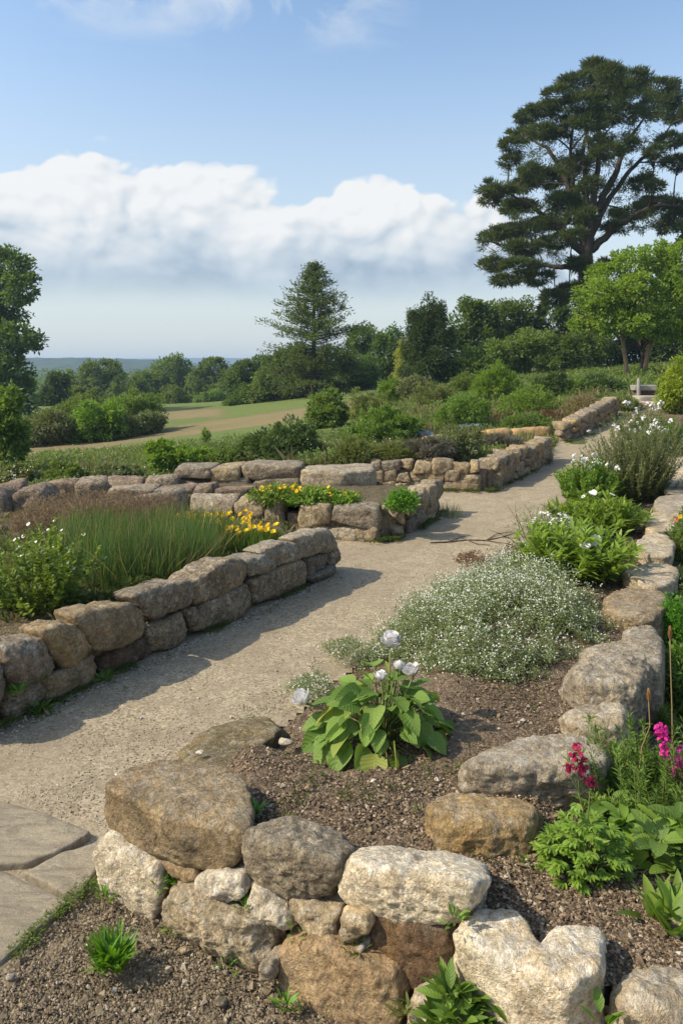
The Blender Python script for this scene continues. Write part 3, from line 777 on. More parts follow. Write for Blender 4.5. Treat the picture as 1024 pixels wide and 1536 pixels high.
# paving slabs
for i, (lab, ring) in enumerate([('large riven paving slab adjoining the gravel path at the left edge', [(-170, 1168), (0, 1203), (55, 1216), (138, 1249), (92, 1276), (40, 1293), (-10, 1298), (-190, 1310)]),
        ('small triangular paving slab touching the corner of the foreground wall', [(38, 1308), (92, 1279), (152, 1264), (146, 1302), (122, 1342), (96, 1340), (66, 1324)]),
        ('large paving slab with long ripples at the bottom left', [(-190, 1326), (-40, 1312), (4, 1305), (52, 1328), (104, 1352), (58, 1394), (0, 1444), (-70, 1490), (-200, 1560)])]):
    T = np.array([at_z(x, y, .032) for x, y in ring]); c = T.mean(0)
    # outline resampled, then a plate with a worn rim
    m = 160; cl = np.concatenate([T, T[:1]]); seg = np.r_[0, np.cumsum(np.linalg.norm(np.diff(cl, axis=0), axis=1))]
    q = np.linspace(0, seg[-1], m, endpoint=False); O = np.stack([np.interp(q, seg, cl[:, j]) for j in range(3)], 1)
    for _ in range(1): O = (np.roll(O, 1, 0) + 2 * O + np.roll(O, -1, 0)) / 4
    O += .008 * np.stack([fbm(O * 9, 3), fbm(O * 9 + 9, 3), 0 * O[:, 0]], 1)
    rings, zs = [1.0, 1.0, .998, .992, .97, .86, .75, .6, .45, .3, .15, .03], [-.05, .012, .026, .033, .036, .036, .036, .036, .036, .036, .036, .036]
    V = np.concatenate([np.column_stack([(c + (O - c) * k)[:, :2], np.full(m, z)]) for k, z in zip(rings, zs)])
    st = np.stack([V[:, 0] * 3 + V[:, 1] * 5, V[:, 1] * 1.2 - V[:, 0] * 1.0, 0 * V[:, 0]], 1)
    V[m * 2:, 2] += .011 * fbm(st, 5, .6)[m * 2:]
    kk = np.arange(len(rings) - 1)[:, None] * m + np.arange(m)[None]; k2 = np.arange(len(rings) - 1)[:, None] * m + (np.arange(m)[None] + 1) % m
    Fq = np.stack([kk, k2, k2 + m, kk + m], -1).reshape(-1, 4)
    V = np.concatenate([V, [np.append(c[:2], .036)]])
    e = (len(rings) - 1) * m; cap = np.stack([e + np.arange(m), e + (np.arange(m) + 1) % m, np.full(m, len(V) - 1)], -1)
    base = np.array([c[0], c[1], 0])
    tag(link('paving_slab', make_mesh('paving_slab', V - base, [Fq, cap], M['flagstone']), None, base), lab, 'paving slab')

# ------------------------------------------------------------------ the left wall: every stone seen in the photograph
left_wall = thing('stone_wall', 'low dry-stone wall of big rounded boulders along the left side of the gravel path, nearest', 'wall', [*lw(1.6), 0])
def wall_part(t, hulls, mat, seed, **kw):
    V, F = stone_geo(hulls, seed=seed, **kw)
    return part('stone', t, V, F, M[mat])
def left_stone(poly, mat, seed, off=.02, thick=.21, back=.9, top=False, **kw):
    f = np.array([lplane(x, y, off) for x, y in poly]); c = f.mean(0)
    n = np.array([.866, -.5, 0])
    mid = c + (f - c) * .55 + n * .025
    b = c + (f - c) * back - n * thick
    wall_part(left_wall, [np.concatenate([f, mid, b])], mat, seed, sub=kw.pop('sub', 5), p=kw.pop('p', 13), rough=kw.pop('rough', .015), grow=1.045, chips=kw.pop('chips', 5), **kw)
for i, (m, off, poly) in enumerate([
        ('rock_wall', .03, [(-70, 1010), (-20, 985), (8, 985), (10, 1030), (2, 1055), (-60, 1075)]),
        ('rock_wall', .03, [(3, 975), (30, 962), (72, 958), (88, 985), (86, 1005), (38, 1032), (12, 1022)]),
        ('rock_brown', .02, [(58, 948), (95, 935), (130, 942), (141, 972), (138, 984), (96, 1002), (85, 985), (74, 955)]),
        ('rock_brown', .045, [(112, 925), (150, 910), (200, 907), (222, 922), (224, 944), (195, 972), (148, 985), (140, 960), (126, 938)]),
        ('rock_wall', .03, [(196, 895), (225, 882), (285, 870), (298, 885), (296, 905), (232, 928), (215, 908)]),
        ('rock_wall', .02, [(286, 872), (325, 845), (350, 836), (372, 840), (373, 870), (345, 888), (296, 908)]),
        ('rock_grey', .03, [(364, 842), (395, 832), (418, 838), (424, 850), (378, 868), (370, 856)]),
        ('rock_grey', .03, [(392, 830), (420, 815), (455, 812), (462, 828), (456, 838), (420, 850)]),
        ('rock_grey', .03, [(440, 808), (468, 800), (500, 794), (508, 806), (508, 820), (486, 830), (456, 836)]),
        ('rock_wall', .0, [(-60, 1085), (0, 1058), (4, 1062), (4, 1092), (-10, 1105), (-60, 1130)]),
        ('rock_wall', -.02, [(4, 1060), (20, 1030), (40, 1036), (70, 1016), (74, 1050), (30, 1080), (8, 1092)]),
        ('rock_brown', .01, [(66, 1018), (142, 980), (150, 1002), (146, 1020), (72, 1056)]),
        ('rock_dark', -.02, [(148, 988), (196, 972), (222, 952), (234, 978), (222, 992), (152, 1016)]),
        ('rock_wall', .01, [(222, 940), (276, 916), (284, 944), (268, 968), (234, 980), (226, 962)]),
        ('rock_wall', .0, [(276, 914), (296, 910), (300, 930), (286, 944)]),
        ('rock_wall', .02, [(300, 908), (372, 876), (379, 890), (379, 912), (330, 938), (290, 952)]),
        ('rock_wall', .01, [(376, 870), (450, 838), (462, 845), (462, 866), (410, 898), (382, 910)]),
        ('rock_wall', .0, [(458, 838), (492, 826), (492, 850), (464, 866)]),
        ('rock_wall', .0, [(490, 828), (508, 820), (510, 842), (494, 852)]),
        ('rock_wall', .04, [(462, 868), (492, 852), (508, 846), (500, 862), (470, 874)])]):
    left_stone(poly, m, 100 + i, off)
def core(t, pts, w, z0, z1, off=0.0):
    """earth and rubble packed between the stones"""
    b = Bag(); pts = np.asarray(pts, float)
    for a, c in zip(pts[:-1], pts[1:]):
        d = norm(c - a); n = np.array([-d[1], d[0]])
        q = [a + n * (off - w / 2), c + n * (off - w / 2), c + n * (off + w / 2), a + n * (off + w / 2)]
        V = np.array([[*p, z] for z in (z0, z1) for p in q])
        b.add(V, np.array([[0, 1, 5, 4], [1, 2, 6, 5], [2, 3, 7, 6], [3, 0, 4, 7], [4, 5, 6, 7]]))
    b.part('infill', t, M['soil'], smooth=False)
core(left_wall, [lw(-.8, .17), lw(3.02, .17)], .2, -.05, .22)

# ------------------------------------------------------------------ other walls: coursed rubble along a line
def rubble_wall(label, pts, heights, width, courses, lens, seed, mats, z0=0.0, close=.005, jit=.5, name='stone_wall', cat='wall', sub=4, side=1):
    """pts: foot line of the visible face; stones run back from it to the left (side=1)"""
    r = np.random.default_rng(seed); pts = np.asarray(pts, float)
    zf = z0 if callable(z0) else (lambda x, y: z0)
    t = thing(name, label, cat, [*pts.mean(0), float(zf(*pts.mean(0)))])
    L0 = 0
    for k in range(len(pts) - 1):
        a, b = pts[k], pts[k + 1]; d = b - a; Lt = np.linalg.norm(d); d /= Lt; n = np.array([-d[1], d[0]]) * side
        h0, h1 = heights[k], heights[k + 1]
        s_start = width * .8 if k and side else 0
        levels = np.linspace(0, 1, courses + 1)
        for c in range(courses):
            s = s_start - (r.random() * .1 if c and not k else 0)
            while s < Lt - .04:
                ln = lens[0] + r.random() * (lens[1] - lens[0])
                if Lt - s - ln < lens[0] * .6: ln = Lt - s
                s1 = s + ln
                zb = [levels[c] + (r.random() - .5) * jit / courses * (c > 0) for _ in range(2)]; zt = [levels[c + 1] + (r.random() - .5) * (jit if c < courses - 1 else .10) / courses for _ in range(2)]
                P = []
                o_ = (r.random() - .3) * .035
                for ss, zz in ((s + close * .5, (zb[0], zt[0])), (s1 - close * .5, (zb[1], zt[1]))):
                    H_ = h0 + (h1 - h0) * ss / Lt
                    q = a + d * ss
                    for e, w_ in ((zz[0], 0), (zz[1], 0), (zz[0], width), (zz[1], width)):
                        jj = r.normal(size=3) * np.array([.022, .018, .022])
                        qq = q + n * (w_ * (1 if w_ == 0 else .95) - o_)
                        P.append(np.array([qq[0], qq[1], float(zf(*q)) - .03 + e * (H_ + .03)]) + jj)
                P = np.array(P); cc = P.mean(0)
                bul = [cc + (np.array([*n, 0]) * -(width / 2 + .02 - o_)), cc + np.array([0, 0, (h0 / courses) * .55])]
                wall_part(t, [np.concatenate([P, bul])], mats[r.integers(len(mats))], int(r.integers(1e6)), sub=sub, p=16, rough=.013, chips=3, grow=1.06)
                s = s1
        core(t, [a + n * width * .5 + d * .05, b + n * width * .5 - d * .05], width * .55, float(zf(*a)) - .05, float(min(zf(*a), zf(*b))) + min(h0, h1) * .7)
    return t
GM = ['rock_gold', 'rock_wall', 'rock_grey', 'rock_brown']
W2 = rubble_wall('low rubble wall holding the small upper bed with yellow-green plants, turning the corner at the path',
    [(-1.56, 7.95), (-.6, 7.66), (.36, 7.42), (.62, 7.62), (1.14, 8.86)], [.33, .33, .325, .315, .38], .24, 2, (.18, .42), 5, ['rock_gold', 'rock_wall', 'rock_grey'], side=1)
W3 = rubble_wall('long straight-topped rubble wall curving from the upright block to the middle of the path',
    [(.5, 10.55), (1.86, 10.35), (2.05, 10.45), (3.55, 13.0)], [.40, .40, .39, .41], .3, 3, (.12, .32), 6, ['rock_gold', 'rock_wall', 'rock_gold', 'rock_brown'], z0=lambda x, y: float(g(x, y)))
W4 = rubble_wall('farthest rubble wall beside the path just before the stone steps', [(4.35, 15.15), (4.55, 15.2), (6.55, 18.2)], [.38, .38, .42], .32, 3, (.18, .42), 8,
    ['rock_brown', 'rock_wall'], z0=lambda x, y: float(g(x, y)), sub=3)
W5 = rubble_wall('low terrace wall of long flat stones ending in an upright squared block', [(-1.95, 9.25), (-.5, 9.15)], [.40, .47], .5, 3, (.3, .7), 9, ['rock_grey', 'rock_wall', 'rock_gold'], z0=.05)
blk = lambda pts: np.array(pts)
wall_part(W5, [blk([[x, y, z] for x, y in ((-.48, 9.12), (.02, 8.98), (.42, 9.18), (.40, 9.75), (-.46, 9.7)) for z in (.05, .47)])], 'rock_grey', 501, sub=5, p=16, rough=.008, chips=3)
W5b = rubble_wall('stepped line of flattish stones left of the terrace wall behind the yellow flowers', [(-2.55, 8.55), (-1.0, 8.38), (-.9, 8.36)], [.34, .36, .36], .4, 3, (.25, .6), 19, ['rock_wall', 'rock_grey', 'rock_purple'], z0=.0)
W6 = rubble_wall('row of dark boulders closing the back of the left bed', [(-4.6, 8.5), (-3.6, 8.62), (-1.9, 8.95)], [.34, .34, .36], .3, 1, (.28, .42), 10, ['rock_purple', 'rock_wall', 'rock_purple'], z0=.03)
W7 = rubble_wall('short spur of dark flat stones slanting across the back of the left bed', [(-2.5, 7.55), (-1.62, 8.02)], [.3, .36], .34, 1, (.35, .6), 12, ['rock_purple', 'rock_wall'], z0=.02)
W8 = rubble_wall('low reddish terrace edge in the planting between the two far walls', [(1.6, 15.2), (4.25, 15.5)], [.2, .22], .4, 1, (.4, .8), 13, ['rock_orange', 'rock_gold'], z0=lambda x, y: float(g(x, y)) + .02, sub=3)
big = [at_y(x, y, 8.1) for x, y in ((8, 790), (18, 735), (50, 728), (68, 745), (72, 775), (40, 798))]
stone_thing('boulder', 'big dark boulder at the left end of the boulder row', [np.concatenate([np.array(big), np.array(big) + [0, .5, -.02]])], 'rock_purple', 77, sub=5, p=8)
big = [at_y(x, y, 8.0) for x, y in ((-60, 800), (-50, 745), (-10, 732), (12, 750), (10, 800))]
stone_thing('boulder', 'dark boulder cut off by the left edge at the end of the boulder row', [np.concatenate([np.array(big), np.array(big) + [0, .5, -.02]])], 'rock_purple', 78, sub=4, p=8)
# concrete kerb piece and fallen twig on the path
low_slab('kerb_slab', 'pale narrow slab lying flush at the path edge by the twiggy plant', 'slab', [(752, 838), (782, 806), (800, 806), (776, 840), (756, 850), (720, 846)], .022, .06, 'concrete', 62, sub=4, rough=.002, chips=0)
tw = Bag(); r_ = np.random.default_rng(5)
A = np.array([at_g(x, y, .012) for x, y in ((645, 814), (672, 813), (700, 810), (728, 811), (752, 806), (778, 808))]); tube(tw, A, [.006, .009, .004], 5)
for q, (x1, y1), (x2, y2) in ((1, (690, 806), (706, 803)), (2, (716, 816), (735, 818)), (3, (745, 801), (768, 798)), (3, (748, 814), (766, 816)), (4, (770, 800), (784, 798))):
    tube(tw, [A[q], at_g(x1, y1, .02), at_g(x2, y2, .015)], [.006, .003], 4)
V, F, A_ = tw.get(); base = A.mean(0)
tag(link('twig', make_mesh('twig', V - base, F, M['twig'], A_), None, base), 'thin forked dead twig lying across the gravel path', 'twig')

# stone steps and timber bench-like rail at the end of the path
st = thing('stone_steps', 'stone steps with a flat timber ledge where the path ends', 'steps', at_g(975, 606))
cY = 18.9; k = cY / FPX
def slab_box(x0, x1, y0, y1, Ya, dep, mat, nm):
    a = at_y(x0, y1, Ya); b = at_y(x1, y0, Ya)
    P = [[x, y, z] for x in (a[0], b[0]) for y in (Ya, Ya + dep) for z in (a[2], b[2])]
    V, F = stone_geo([np.array(P)], seed=int(x0), sub=4, p=30, rough=.002, chips=0, grow=1.0)
    part(nm, st, V, F, M[mat])
slab_box(952, 1010, 603, 614, 18.7, .6, 'rock_pale', 'step')
slab_box(958, 1012, 594, 606, 19.3, .5, 'concrete', 'step')
slab_box(955, 1012, 585, 596, 19.9, .4, 'rock_dark', 'riser')
slab_box(952, 1014, 578, 586, 19.8, .4, 'timber', 'ledge')
post = link('post', None) if False else None
pb = Bag(); a = at_y(957, 586, 19.75); tube(pb, [a - [0, 0, .25], a + [0, 0, .02], a + [0, 0, .3]], [.05, .048, .04], 8)
V, F, A_ = pb.get()
tag(link('post', make_mesh('post', V - a, F, M['timber'], A_), None, a), 'short pale timber post standing beside the stone steps', 'post')
# ================================================================== PLANTS
def R(seed): return np.random.default_rng(seed)

def lobes(c, w, h, r, k=5, d=1.0, squat=.0):
    """an uneven mound: one core ellipsoid and k lobes round it (c = base centre)"""
    c = np.asarray(c, float)
    out = [(c + [0, 0, h * .42], (w * .36, w * .36 * d, h * .46))]
    a0 = r.random() * 6
    for i in range(k):
        a = a0 + 2 * PI * i / k + r.normal() * .3; q = .27 * w * (.7 + .5 * r.random())
        hh = h * (.22 + .45 * r.random()); rr = w * (.15 + .12 * r.random())
        out.append((c + [math.cos(a) * q, math.sin(a) * q * d, hh], (rr, rr, min(h * .36, rr * 1.25))))
    out.append((c + [r.normal() * w * .1, 0, h * .74], (w * .2, w * .2 * d, h * .26)))
    return out

def stems_to(bag, base, targets, rad, r, bend=.15):
    base = np.asarray(base, float)
    for t in targets:
        t = np.asarray(t, float); L = np.linalg.norm(t - base)
        m = base * .5 + t * .5 + r.normal(size=3) * bend * L * .4 + [0, 0, .08 * L]
        tt = np.linspace(0, 1, 6)[:, None]
        P = (1 - tt) ** 2 * base + 2 * tt * (1 - tt) * m + tt ** 2 * t
        tube(bag, P, [rad, rad * .35], 5)

def head(kind, size, r):
    """one flower head, stalk end at the origin, facing +Z"""
    b = Bag()
    if kind == 'daisy':
        for k, n in ((1.0, 11), (.8, 9)):
            a = np.linspace(0, 2 * PI, n, endpoint=False) + r.random()
            D = np.stack([np.cos(a), np.sin(a), .25 + 0 * a], 1)
            leaves(b, np.zeros((n, 3)), D, np.tile([0, 0, 1.], (n, 1)), size * .5 * k, size * .24, 'petal', droop=.2, fold=.05, r=r)
    elif kind == 'pompon':
        n = 46; D = rand_dir(n, r); D[:, 2] = np.abs(D[:, 2]) * .9 + .02 * r.normal(size=n)
        leaves(b, D * size * .06, D + [0, 0, .35], D * [-1, -1, 1] + [0, 0, .6], size * .5 * (.75 + .4 * r.random(n)), size * .38, 'petal', droop=-.35, fold=.15, r=r)
    elif kind == 'panicle':
        n = 16; C = rand_dir(n, r) * (r.random((n, 1)) ** .4) * [size * .5, size * .5, size * .42] + [0, 0, size * .35]
        for c in C:
            a = np.linspace(0, 2 * PI, 5, endpoint=False) + r.random(); nn = norm(c + r.normal(size=3) * size * .3)
            A = norm(np.cross(nn, [.3, .2, .9])); B_ = np.cross(nn, A)
            D = np.cos(a)[:, None] * A + np.sin(a)[:, None] * B_ + nn * .2
            leaves(b, np.tile(c, (5, 1)), D, np.tile(nn, (5, 1)), size * .17, size * .15, 'petal', droop=.1, fold=.05, r=r)
    elif kind == 'cup':
        n = 9; a = np.linspace(0, 2 * PI, n, endpoint=False)
        D = np.stack([np.cos(a), np.sin(a), .9 + .5 * (np.arange(n) % 2)], 1)
        leaves(b, np.zeros((n, 3)), D, np.stack([-np.cos(a), -np.sin(a), .6 + 0 * a], 1), size * .5, size * .42, 'petal', droop=.1, fold=.15, r=r)
    elif kind == 'dots':
        n = 5; a = np.linspace(0, 2 * PI, n, endpoint=False)
        leaves(b, np.zeros((n, 3)), np.stack([np.cos(a), np.sin(a), .2 + 0 * a], 1), np.tile([0, 0, 1.], (n, 1)), size * .5, size * .42, 'quad', r=r)
    return b
_heads = {}
def head_mesh(kind, size, mat, var=0):
    key = (kind, round(size, 4), mat, var)
    if key not in _heads:
        V, F, A = head(kind, size, R(var + 31)).get(); _heads[key] = make_mesh('flower', V, F, M[mat], A)
    return _heads[key]
def put_flowers(t, pts, kind, size, mat, r, tilt=.5, towards=(-.25, -.5, .8)):
    """every flower a part of its own, sharing mesh data"""
    off = np.array(t.location)
    for i, p in enumerate(pts):
        o = bpy.data.objects.new('flower', head_mesh(kind, size, mat, i % 4)); COL.objects.link(o); o.parent = t
        o.location = [float(c) for c in np.asarray(p) - off]
        d = Vector([towards[k] + r.normal() * tilt * .6 for k in range(3)]); o.rotation_mode = 'QUATERNION'
        o.rotation_quaternion = d.to_track_quat('Z', 'Y'); s = .75 + .5 * r.random(); o.scale = (s, s, s)

def blossoms(t, pts, size, mat, r, name='blossoms', petals=4):
    """too many to count: one part"""
    b = Bag(); n = len(pts)
    P = np.repeat(np.asarray(pts), petals, 0); a = np.tile(np.linspace(0, 2 * PI, petals, endpoint=False), n) + np.repeat(r.random(n) * 6, petals)
    nn = norm(np.repeat(rand_dir(n, r) * .7 + [-.1, -.3, .8], petals, 0)); A = norm(np.cross(nn, [.3, .8, .1])); B_ = np.cross(nn, A)
    D = np.cos(a)[:, None] * A + np.sin(a)[:, None] * B_
    leaves(b, P, D, nn, size * .5 * np.repeat(.7 + .6 * r.random(n), petals), size * .42, 'quad', r=r)
    return b.part(name, t, M[mat], stuff=n > 100)

def skin_points(blobs, n, r, up=.1, front=True):
    """points on the outside of a mound, on its upper and outer side"""
    w = np.array([b[1][0] * b[1][2] for b in blobs]); w /= w.sum(); out = []
    while len(out) < n:
        c, rad = blobs[r.choice(len(blobs), p=w)]; d = rand_dir(1, r)[0]
        if d[2] < up: continue
        p = np.asarray(c) + d * rad * 1.02
        if any((((p - b[0]) / b[1]) ** 2).sum() < .85 for b in blobs): continue
        out.append(p)
    return np.array(out)

def shrub(name, label, base, w, h, mat, n, L, W, seed, kind='quad', d=1.0, k=5, clump=.36, ncl=22, flowers=None, group=None, cat='shrub', inner=.25, stems=True, up=.35, blobs=None, droop=.15, stem_mat='bark'):
    r = R(seed); base = np.asarray(base, float)
    t = thing(name, label, cat, base, group)
    bl = blobs if blobs is not None else lobes(base, w, h, r, k, d)
    b = Bag(); crown(b, bl, n, L, W, clump=clump, ncl=ncl, kind=kind, r=r, inner=inner, up=up, droop=droop)
    z0 = base[2] - .02
    b.part('foliage', t, M[mat], smooth=kind != 'quad')
    if stems:
        s = Bag(); stems_to(s, base - [0, 0, .03], [np.asarray(c) + r.normal(size=3) * .1 * w for c, _ in bl], max(.006, w * .012), r); s.part('stems', t, M[stem_mat])
    for f in (flowers or []):
        fk, fs, fm, fn = f
        pts = skin_points(bl, fn, r)
        if fn > 60: blossoms(t, pts, fs, fm, r)
        else: put_flowers(t, pts, fk, fs, fm, r)
    return t

def px_shrub(name, label, px, pyb, wpx, hpx, mat, n, seed, L=.05, W=.025, z=None, **kw):
    b = at_z(px, pyb, z) if z is not None else at_gs(px, pyb)
    s = b[1] / FPX
    b[1] += wpx * s * .25                      # the photo shows the near foot
    b[2] = b[2] if z is not None else float(gs(b[0], b[1]))
    return shrub(name, label, b, wpx * s * 1.2, hpx * s, mat, n, L, W, seed, **kw)

def gs(x, y):
    x = np.asarray(x, float); y = np.asarray(y, float); z = g(x, y)
    inb = (y > 10.75 + np.maximum(0, x - 1.9) * 1.45) & (y < 15) & (x > -.8) & (x < 3.5)
    return np.where(inb, np.maximum(z, third_bed(x, y)), z)
def at_gs(px, py):
    u, v = (px - CX) / FPX, (py - HY) / FPX
    Ys = np.geomspace(9, 60, 3000); f = EYE - v * Ys - gs(u * Ys, Ys)
    k = np.argmax(f <= 0) if (f <= 0).any() else len(Ys) - 1
    return np.array([u * Ys[k], Ys[k], float(gs(u * Ys[k], Ys[k]))])
# ------------------------------------------------------------------ trees
def stemmy(name, label, base, rx, ry, h, ns, nl, L, W, mat, seed, kind='lance', lean=.35, flowers=(), cat='plant', group=None, stem_mat='stem', droop=.25, srad=.0022, up=.35, even=.0):
    """many thin leafy stems rising from one crown"""
    r = R(seed); base = np.asarray(base, float); t = thing(name, label, cat, base, group)
    a = r.random(ns) * 2 * PI; q = np.sqrt(r.random(ns)); o = np.stack([np.cos(a), np.sin(a), 0 * a], 1)
    root = base + o * (q * .55)[:, None] * [rx, ry, 0]
    z = root.copy(); z[:, 2] = 0
    lump = 1 + .35 * fbm(z * 7, 2)
    hh = h * (.62 + .38 * r.random(ns)) * (1 - .5 * q ** 2.2) * lump
    tip = root + o * (q * .5)[:, None] * [rx, ry, 0] + np.stack([r.normal(size=ns) * lean * h * .3, r.normal(size=ns) * lean * h * .3, hh], 1)
    bend = root * .5 + tip * .5 + np.stack([r.normal(size=ns) * .04 * h, r.normal(size=ns) * .04 * h, .06 * hh], 1)
    sb = Bag()
    for i in range(ns): tube(sb, [root[i], bend[i], tip[i]], [srad, srad * .5], 4)
    k = ns * nl; idx = np.repeat(np.arange(ns), nl); tt = (.12 + .9 * r.random(k) ** (.75 + even))[:, None]; tt = np.minimum(tt, 1)
    P = (1 - tt) ** 2 * root[idx] + 2 * tt * (1 - tt) * bend[idx] + tt ** 2 * tip[idx]
    sd = norm(tip - root)[idx]; rd = rand_dir(k, r) * [1, 1, .35]
    D = norm(rd + sd * (.25 + .55 * tt) + [0, 0, up * .5]); U = norm(np.stack([0 * tt[:, 0]] * 2 + [np.ones(k)], 1) + .35 * rand_dir(k, r))
    b = Bag(); leaves(b, P, D, U, L * (.6 + .6 * r.random(k)) * (1.1 - .4 * tt[:, 0]), W * (.7 + .5 * r.random(k)) * (1.1 - .4 * tt[:, 0]), kind, droop=droop * (.4 + 1.2 * r.random(k)), fold=.14,
                   tint=np.clip(.45 * r.random(k) + .55 * r.random(ns)[idx], 0, 1), r=r)
    sb.part('stems', t, M[stem_mat]); b.part('leaves', t, M[mat], smooth=kind != 'quad')
    for fk, fs, fm, fn, low in flowers:
        order = np.argsort(-(tip[:, 2]) + (1 - low) * 0 + r.random(ns) * h * low)
        pts = tip[order[:fn]] + r.normal(size=(min(fn, ns), 3)) * .01
        if fn > 60: blossoms(t, pts, fs, fm, r)
        else: put_flowers(t, pts, fk, fs, fm, r)
    return t
def limb_tree(name, label, base, trunk_pts, trad, blobs, n, L, W, mat, seed, bark='bark', group=None, clump=.3, ncl=34, cat='tree', inner=.2, up=.35, kind='quad', limbs=True, lr=.35, rnd=.7):
    r = R(seed); t = thing(name, label, cat, base, group)
    tb = Bag(); trunk_pts = np.asarray(trunk_pts, float); tube(tb, trunk_pts, trad, 9)
    if limbs:
        for c, rad in blobs:
            c = np.asarray(c, float); k = np.argmin(np.linalg.norm(trunk_pts - c + [0, 0, .6 * rad[2]], axis=1)); k = min(k, len(trunk_pts) - 2)
            s = trunk_pts[k]; rr = np.interp(k / (len(trunk_pts) - 1), np.linspace(0, 1, len(trad)), trad) * lr
            stems_to(tb, s, [c], rr, r, .12)
            for _ in range(3):
                e = c + rand_dir(1, r)[0] * rad * .75; stems_to(tb, s * .35 + c * .65, [e], rr * .4, r, .2)
    tb.part('trunk', t, M[bark])
    b = Bag(); crown(b, blobs, n, L, W, clump=clump, ncl=ncl, r=r, inner=inner, up=up, kind=kind, rnd=rnd); b.part('crown', t, M[mat], smooth=False)
    return t
def pb(px, py, rx, ry, Y, dy=0.0, rd=None):
    k = (Y + dy) / FPX; return (at_y(px, py, Y + dy), (rx * k, (rd if rd is not None else rx) * k, ry * k))

# big oak at the left edge
Yo = 46
limb_tree('oak_tree', 'big dark broadleaved tree cut off by the left edge of the view', [at_y(-35, 600, Yo)[0], Yo, -1.6],
    [at_y(-35, 660, Yo), at_y(-36, 600, Yo), at_y(-30, 540, Yo), at_y(-22, 480, Yo), at_y(-18, 410, Yo)], [.42, .34, .28, .2, .08],
    [pb(8, 410, 40, 36, Yo), pb(34, 432, 25, 28, Yo, -1), pb(-45, 415, 60, 50, Yo, 1), pb(22, 505, 34, 20, Yo, -1.2), pb(45, 515, 24, 14, Yo, .3), pb(-30, 490, 55, 45, Yo, 1.5),
     pb(2, 465, 34, 24, Yo, 1), pb(8, 562, 38, 40, Yo, -.5), pb(-38, 570, 55, 55, Yo), pb(30, 598, 26, 34, Yo, .5), pb(-10, 620, 50, 40, Yo, -1.5), pb(-90, 540, 60, 80, Yo)],
    34000, .26, .17, 'oak', 201, clump=.34, ncl=30)

# the great pine on the right
Yp = 40
def pc(x, y, dy=0.0): return at_y(680 + x / 2.977, 60 + y / 2.977, Yp + dy)
pads = [(600,1080,70,34),(520,1120,90,36),(680,1010,60,40),(650,1100,60,34),(450,1150,80,34),(560,1000,70,36),(640,125,80,40),(690,150,70,40),(780,170,110,45),(900,215,95,45),(980,250,60,40),(560,190,100,42),(470,250,85,36),(390,315,100,34),(320,350,65,30),(1000,330,70,42),(700,235,130,45),(580,290,120,42),(310,430,90,32),(400,410,80,30),(250,470,55,26),
 (250,540,50,30),(480,390,100,40),(620,370,100,40),(760,330,110,38),(890,300,90,34),(960,450,80,28),(1000,550,100,28),(900,500,60,20),(850,640,75,34),(900,655,45,22),(200,660,90,34),(320,650,95,34),(160,715,55,26),(290,750,120,36),(210,860,110,30),(330,850,110,32),(140,885,45,22),(420,820,100,36),
 (470,900,85,32),(310,930,120,30),(180,1005,85,26),(300,1010,110,30),(240,1075,85,28),(380,1065,75,32),(430,620,120,44),(350,580,70,30),(560,550,85,38),(690,500,80,30),(790,470,60,24),(800,765,120,34),(900,725,100,26),(1000,740,70,28),(1000,800,70,30),(720,835,65,24),
 (490,720,110,46),(600,650,70,36),(950,840,70,28),(560,790,80,38),(1090,330,90,50),(1120,540,110,40),(1110,760,110,40),(1080,450,80,40), (640,460,70,34), (540,870,60,30)]
r_ = R(77); pblobs = []
for x, y, rx, ry in pads:
    lim = math.sqrt(max(0, 1 - ((x - 600) / 560) ** 2)) * 4.2
    dy = (r_.random() * 2 - 1) * lim; k = (Yp + dy) / FPX / 2.977
    pblobs.append((pc(x, y, dy), (rx * k * .95, rx * k * .8, ry * k * .95)))
pine = thing('pine_tree', 'towering dark pine with spreading tiered branches against the sky on the right', 'tree', [pc(600, 1100)[0], Yp, 1.7])
tb = Bag(); stems = [([(612, 1480), (604, 1300), (592, 1060), (590, 940), (612, 800), (640, 620), (650, 400), (640, 190)], [.55, .47, .42, .33, .22, .15, .09, .03]),
    ([(588, 960), (560, 820), (538, 680), (520, 450), (555, 270)], [.2, .15, .11, .08, .03]), ([(610, 880), (690, 710), (800, 570), (890, 480), (980, 370)], [.2, .15, .11, .08, .03]),
    ([(612, 940), (700, 850), (800, 785), (900, 735), (1060, 745)], [.22, .18, .14, .1, .03]), ([(585, 950), (480, 860), (380, 760), (240, 680)], [.25, .18, .12, .04]),
    ([(585, 1010), (470, 1015), (400, 1005), (250, 1040)], [.2, .14, .09, .03]), ([(640, 760), (720, 600), (770, 460), (870, 320)], [.22, .16, .1, .04]), ([(590, 900), (500, 620), (420, 480), (320, 430)], [.2, .14, .1, .03]),
    ([(600, 860), (590, 640), (580, 480), (600, 360)], [.2, .14, .1, .04])]
spine = []
for q, (pts, rad) in enumerate(stems):
    dyy = [0, -.8, .9, -1.2, -1.2, .6, 1.2, 1.5, 2.0][q]
    P = np.array([pc(x, y, dyy * i / (len(pts) - 1)) for i, (x, y) in enumerate(pts)])
    t_ = np.linspace(0, len(P) - 1, 24); P = np.stack([np.interp(t_, np.arange(len(P)), P[:, j]) for j in range(3)], 1)
    P[1:-1] = (P[:-2] + P[1:-1] * 2 + P[2:]) / 4; P[1:-1] += r_.normal(size=P[1:-1].shape) * .03
    tube(tb, P, rad, 10 if q == 0 else 7); spine.append(P)
SP = np.concatenate(spine[:]); SP = SP[SP[:, 2] > pc(600, 1010)[2]]
